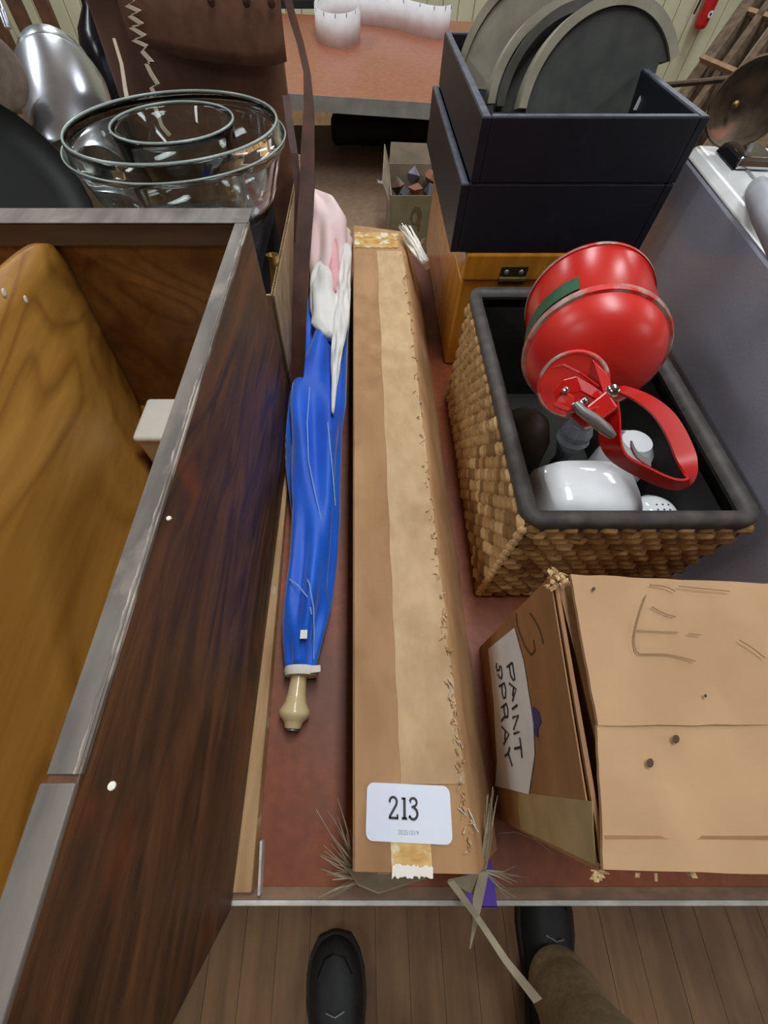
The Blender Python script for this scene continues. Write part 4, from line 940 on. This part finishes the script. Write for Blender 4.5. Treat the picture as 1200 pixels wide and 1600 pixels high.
gs = thing('glass_stopper', 'faceted pressed glass stopper between the brown pot and porcelain', 'stopper', (.284, .362, bzf))
MB().lathe([(0, 0), (.012, 0), (.014, .06), (.010, .09), (.019, .120), (.020, .14), (.015, .155), (0, .158)], (.2845, .364, bzf), (-.03, .04, 1), 9).build('stopper_body', m_stop, gs, bevel=.001)
MB().lathe([(.0185, .121), (.0215, .125), (.0195, .132)], (.2845, .364, bzf), (-.03, .04, 1), 18).build('collar', m_stop, gs)

# ================================================================ PAINT SPRAY CARTON
zp = .98; qx = .154; px1 = .50; pyf, pyb = -.054, .128
pb = thing('paint_spray_carton', 'brown cardboard carton with PAINT SPRAY note on its left side', 'carton', (.33, .04, T))
def pbx(y): return qx - .018*((.128-y)/.182)
px1 = .46
MB().hexa([(.158, pyf+.003, T+.001), (px1, pyf-.002, T+.001), (px1, pyb, T+.001), (.158, pyb-.002, T+.001), (.156, pyf+.003, zp-.012), (px1, pyf-.004, zp-.012), (px1, pyb-.012, zp-.012), (.158, pyb-.002, zp-.012)]).build('carton_body', m_pcard_shade, pb)
def fxs(ky, kz): return (.154-.002*kz) + ky*((.149-.154)*(1-kz) + (.136-.152)*kz)
vs = []
for i in range(25):
    for k in range(17): ky = i/24; kz = k/16; vs.append(Vector((fxs(ky, kz), pyb-.182*ky, T+.001+(.240)*kz)))
MB().add(vs, [(i*17+k, (i+1)*17+k, (i+1)*17+k+1, i*17+k+1) for i in range(24) for k in range(16)]).build('side_panel', m_pcard_shade, pb, solid=.001)
def fsheet(c4, name, nx=24, ny=10, amp=.0015, mt=m_pcard, sd=0):
    vs = []
    for j in range(ny+1):
        for i in range(nx+1):
            a_ = lerp(Vector(c4[0]), Vector(c4[1]), i/nx); b2 = lerp(Vector(c4[3]), Vector(c4[2]), i/nx); q = lerp(a_, b2, j/ny)
            q.z += amp*mnoise.noise(Vector((q.x*18+sd, q.y*18, sd)))
            if j in (0, ny) or i in (0, nx): q += Vector((U(-.0004, .0004), U(-.0005, .0005), 0))
            vs.append(q)
    return MB().add(vs, [(j*(nx+1)+i, j*(nx+1)+i+1, (j+1)*(nx+1)+i+1, (j+1)*(nx+1)+i) for j in range(ny) for i in range(nx)]).build(name, mt, pb, solid=.003)
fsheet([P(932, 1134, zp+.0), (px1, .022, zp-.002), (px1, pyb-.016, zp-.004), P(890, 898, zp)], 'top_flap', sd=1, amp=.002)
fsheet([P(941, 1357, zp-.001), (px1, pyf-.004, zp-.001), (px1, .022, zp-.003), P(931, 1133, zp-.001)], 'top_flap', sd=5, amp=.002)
# inner flap edges seen at the left
for k_, (o1, o2) in enumerate([(.001, .004)]):
    MB().hexa([(.137+o1+.001, pyf+.003, zp-.014), (.137+o2+.001, pyf+.003, zp-.014), (.153+o2, pyb-.006, zp-.014), (.153+o1, pyb-.006, zp-.014), (.136+o1+.001, pyf+.003, zp-.006+.002*k_), (.136+o2+.001, pyf+.003, zp-.006+.002*k_), (.152+o2, pyb-.006, zp-.007), (.152+o1, pyb-.006, zp-.007)]).build('inner_flap', m_pcard_shade, pb)
mb = MB()
for i in range(26):
    q = P(872+U(-12, 8), 902+U(-8, 14), zp-.004+U(-.006, .004)); d = Vector((U(-.005, .005), U(-.005, .005), U(-.004, .005)))
    mb.ribbon([q, q+d], (U(-1, 1), U(-1, 1), .3), U(.002, .005), .0005)
mb.build('torn_corner', m_torn, pb)['kind'] = 'stuff'
mb = MB()
for i in range(16):
    q = P(935+U(-5, 6)+(R() < .25)*U(0, 150), 1362+U(-4, 3), zp-.008+U(-.006, .002)); d = Vector((U(-.003, .003), U(-.005, .001), U(-.004, .002)))
    mb.ribbon([q, q+d], (1, 0, .3), U(.001, .003), .0004)
mb.build('torn_edge', m_torn, pb)['kind'] = 'stuff'
# left side: position on the sloping face
def side_pt(u, v, lift=.0012):
    # intersect ray with the left face (bilinear; close to plane X varying with y and z)
    lo, hi = .05, 1.2
    for _ in range(50):
        d = (lo+hi)/2; q = PD(u, v, d)
        ky = (pyb-q.y)/.182; kz = (q.z-T)/.25
        fx = (.154-.002*kz) + ky*((.149-.154)*(1-kz) + (.136-.152)*kz)
        if q.x > fx: hi = d
        else: lo = d
    q = PD(u, v, (lo+hi)/2); q.x -= lift; return q
def sgrid(Lp, Rp, lift, nx, ny, name, mt, par, th_=.0004, label=None):
    def at_(pl_, k):
        k = k*(len(pl_)-1); i_ = min(int(k), len(pl_)-2); f = k-i_
        return (pl_[i_][0]*(1-f)+pl_[i_+1][0]*f, pl_[i_][1]*(1-f)+pl_[i_+1][1]*f)
    vs = []
    for j_ in range(ny+1):
        l_, r_ = at_(Lp, j_/ny), at_(Rp, j_/ny)
        for i_ in range(nx+1): vs.append(side_pt(l_[0]+(r_[0]-l_[0])*i_/nx, l_[1]+(r_[1]-l_[1])*i_/nx, lift))
    return MB().add(vs, [(j_*(nx+1)+i_, j_*(nx+1)+i_+1, (j_+1)*(nx+1)+i_+1, (j_+1)*(nx+1)+i_) for j_ in range(ny) for i_ in range(nx)]).build(name, mt, par, solid=th_, label=label)
nt_ = sgrid([(765, 1014), (770, 1060), (774, 1100), (776, 1140), (779, 1190), (776, 1228)], [(806, 981), (821, 1035), (828, 1080), (836, 1130), (838, 1180), (829, 1241)], .0016, 8, 20, 'paper_note', m_paper, pb, label='white paper note hand-lettered PAINT SPRAY')
mb = MB()
def seg(pl_): 
    pts_ = [side_pt(750+x/5.333, 960+y/5.333, .0024) for x, y in pl_]
    stroke(mb, pts_, .0021, (-1, 0, 0))
for pl_ in ([(243, 440), (290, 402)], [(290, 402), (300, 470), (312, 540), (296, 548), (276, 510), (262, 424)],   # P
            [(262, 574), (322, 622), (290, 722)], [(300, 610), (292, 680)],                                         # A
            [(288, 790), (332, 757)],                                                                               # I
            [(292, 862), (342, 838), (300, 962), (352, 978), (302, 995)],                                           # N
            [(308, 1120), (362, 1106)], [(352, 1024), (364, 1110), (372, 1196)],                                     # T
            [(158, 408), (152, 440), (162, 470), (180, 462), (184, 430), (196, 440), (204, 500), (196, 536), (180, 524), (166, 500)],  # S
            [(178, 602), (222, 572)], [(222, 572), (234, 630), (232, 690), (216, 700), (204, 660), (200, 590)],      # P
            [(196, 778), (240, 744)], [(240, 744), (252, 800), (252, 850), (236, 860), (222, 820), (218, 764)], [(228, 850), (196, 890)],  # R
            [(200, 936), (262, 1000), (216, 1082)], [(230, 968), (226, 1050)],                                       # A
            [(228, 1180), (254, 1160), (268, 1110)], [(254, 1160), (272, 1210), (288, 1262)]):                       # Y
    seg(pl_)
mb.build('lettering', m_ink, nt_)
mb = MB()
def sseg(pl_, w_=.0012): stroke(mb, [side_pt(u, v, .0012) for u, v in pl_], w_, (-1, 0, 0))
sseg([(830, 958), (838, 970), (846, 985), (851, 1006)]); mb.build('pen_mark', m_spot, pb); mb = MB(); sseg([(808, 958), (810, 978), (822, 1010), (832, 1024), (838, 1016), (836, 1000)])
mb.build('pen_mark', m_spot, pb)
MB().prism([side_pt(u, v, .0012) for u, v in [(835, 1104), (844, 1112), (848, 1128), (842, 1140), (844, 1152), (838, 1150), (832, 1128)]], (-.0003, 0, 0)).build('ink_stain', m_bluei, pb)
sgrid([(812, 1238), (812, 1266), (816, 1296)], [(928, 1252), (930, 1300), (934, 1352)], .0010, 10, 8, 'old_tape', m_oldtape, pb, label='dull old tape patch')
# marks on top flap
mb = MB()
def tseg(pl_, w_=.0008):
    mb = MB(); stroke(mb, [P(u, v, zp+.0034) for u, v in smooth_path([Vector((a_, b2)) for a_, b2 in pl_], 1)], w_, (0, 0, 1)); mb.build('pencil_mark', m_pencil, pb)
tseg([(1009, 930), (1000, 955), (992, 985), (990, 1005), (995, 1022), (1010, 1022), (1040, 1022), (1070, 1028), (1086, 1033)]); tseg([(1018, 948), (1035, 958), (1056, 964)])
tseg([(995, 985), (1030, 987), (1060, 988)], .0006); tseg([(1076, 990), (1096, 992)], .0007); tseg([(1155, 1000), (1175, 1012), (1195, 1028)]); tseg([(1015, 914), (1040, 916), (1055, 924)], .0008); tseg([(1060, 916), (1100, 920), (1140, 924)], .0007)
for (u, v, s) in ((1012, 1192, .0022), (1052, 1155, .0022), (925, 922, .0014), (1098, 1088, .001)):
    q = P(u, v, zp+.0008); MB().lathe([(0, .0030), (s*.6, .0030), (s*.9, .0026)], q, (0, 0, 1), 9, sx=1.5).build('dark_spot', m_spot, pb)
q0 = P(945, 1308, zp+.0008); MB().hexa([(q0.x, q0.y-.0008, zp+.0005), (px1, q0.y-.002, zp-.001), (px1, q0.y, zp-.001), (q0.x, q0.y+.0008, zp+.0005), (q0.x, q0.y-.0008, zp+.0012), (px1, q0.y-.002, zp+.0010), (px1, q0.y, zp+.0010), (q0.x, q0.y+.0008, zp+.0012)]).build('fold_line', m_pcard_shade, pb)

# ================================================================ PERSON (legs and shoes; the rest is out of the picture behind the camera)
pe = thing('person', 'person standing at the table in black shoes and olive brown trousers', 'person', (.15, -.55, 0))
def shoe(cx, cy_toe, ang, L_=.29, W_=.118):
    ca, sa_ = cos(ang), sin(ang)
    def tr(x, y, z): return Vector((cx + x*ca - y*sa_, cy_toe + x*sa_ + y*ca, z))
    prof = [(0, .02), (-.008, .55), (-.03, .84), (-.06, .98), (-.10, 1.0), (-.15, .86), (-.20, .70), (-.25, .68), (-.28, .6), (-.29, .35)]
    hts = [.025, .045, .055, .062, .070, .082, .095, .098, .09, .06]
    n = 20; rings = []; rs = []
    for (y, wf), h in zip(prof, hts):
        ring = []; rg_ = []
        for k in range(n):
            a = 2*pi*k/n; x = cos(a)*W_/2*wf
            z = .022 + max(0, sin(a))**.7*(h-.022) if sin(a) > 0 else .022
            ring.append(tr(x*(1 if sin(a) < .3 else .92), y, z))
        rings.append(ring)
        rs.append([tr(s_*(W_/2*wf+.004), y+(.004 if y > -.01 else 0), z) for s_, z in ((-1, .001), (1, .001), (1, .024), (-1, .024))])
    MB().loft(rings).build('shoe', m_shoe, pe, smooth='all', sub=1)
    MB().loft(rs).build('sole', m_sole, pe, bevel=.003)
    mb = MB()
    for k in range(4):
        y = -.10-.022*k; mb.tube([tr(-.018, y, .071+.005*k), tr(0, y-.004, .080+.005*k), tr(.018, y, .071+.005*k)], .0018, 6)
    mb.build('lace', m_zinc, pe)
    mb = MB(); mb.tube([tr(-.036, -.055, .052), tr(-.022, -.028, .060), tr(0, -.02, .062), tr(.022, -.028, .060), tr(.036, -.055, .052)], .0016, 6); mb.build('stitching', m_blk, pe)
shoe(-.062, -.325, radians(4)); shoe(.425, -.22, radians(-10))
def leg(path, rs, nm):
    pts_ = smooth_path([Vector(p) for p in path], 2); n = len(pts_); rr_ = []
    for i in range(n):
        k = i/(n-1)*(len(rs)-1); j = min(int(k), len(rs)-2); rr_.append(rs[j]+(rs[j+1]-rs[j])*(k-j))
    rr_ = [r*(1+.05*sin(i*2.1)) for i, r in enumerate(rr_)]
    mb = MB().tube(pts_, rr_, 28)
    for v in mb.v: v += mnoise.noise_vector(v*14)*.006
    return mb.build(nm, m_trou, pe, smooth='all')
leg([(.395, -.385, .085), (.385, -.40, .22), (.36, -.42, .48), (.27, -.52, .80), (.20, -.56, .95)], [.060, .066, .078, .092, .10], 'trouser_leg')
leg([(-.045, -.56, .085), (-.04, -.575, .22), (-.02, -.585, .48), (.05, -.60, .80), (.08, -.60, .95)], [.058, .064, .075, .092, .10], 'trouser_leg')
rings = []
for i in range(8):
    k = i/7; z = .86+.19*k; rings.append([Vector((.14+cos(2*pi*j/28)*(.175-.03*k), -.585+sin(2*pi*j/28)*(.115-.01*k), z)) for j in range(28)])
MB().loft(rings).build('trouser_seat', m_trou, pe, smooth=True)
MB().lathe([(.148, 1.03), (.152, 1.035), (.152, 1.06), (.148, 1.065), (.0, 1.062)], (.14, -.585, 0), (0, 0, 1), 28, sx=1).build('belt', m_shoe, pe, smooth=True)
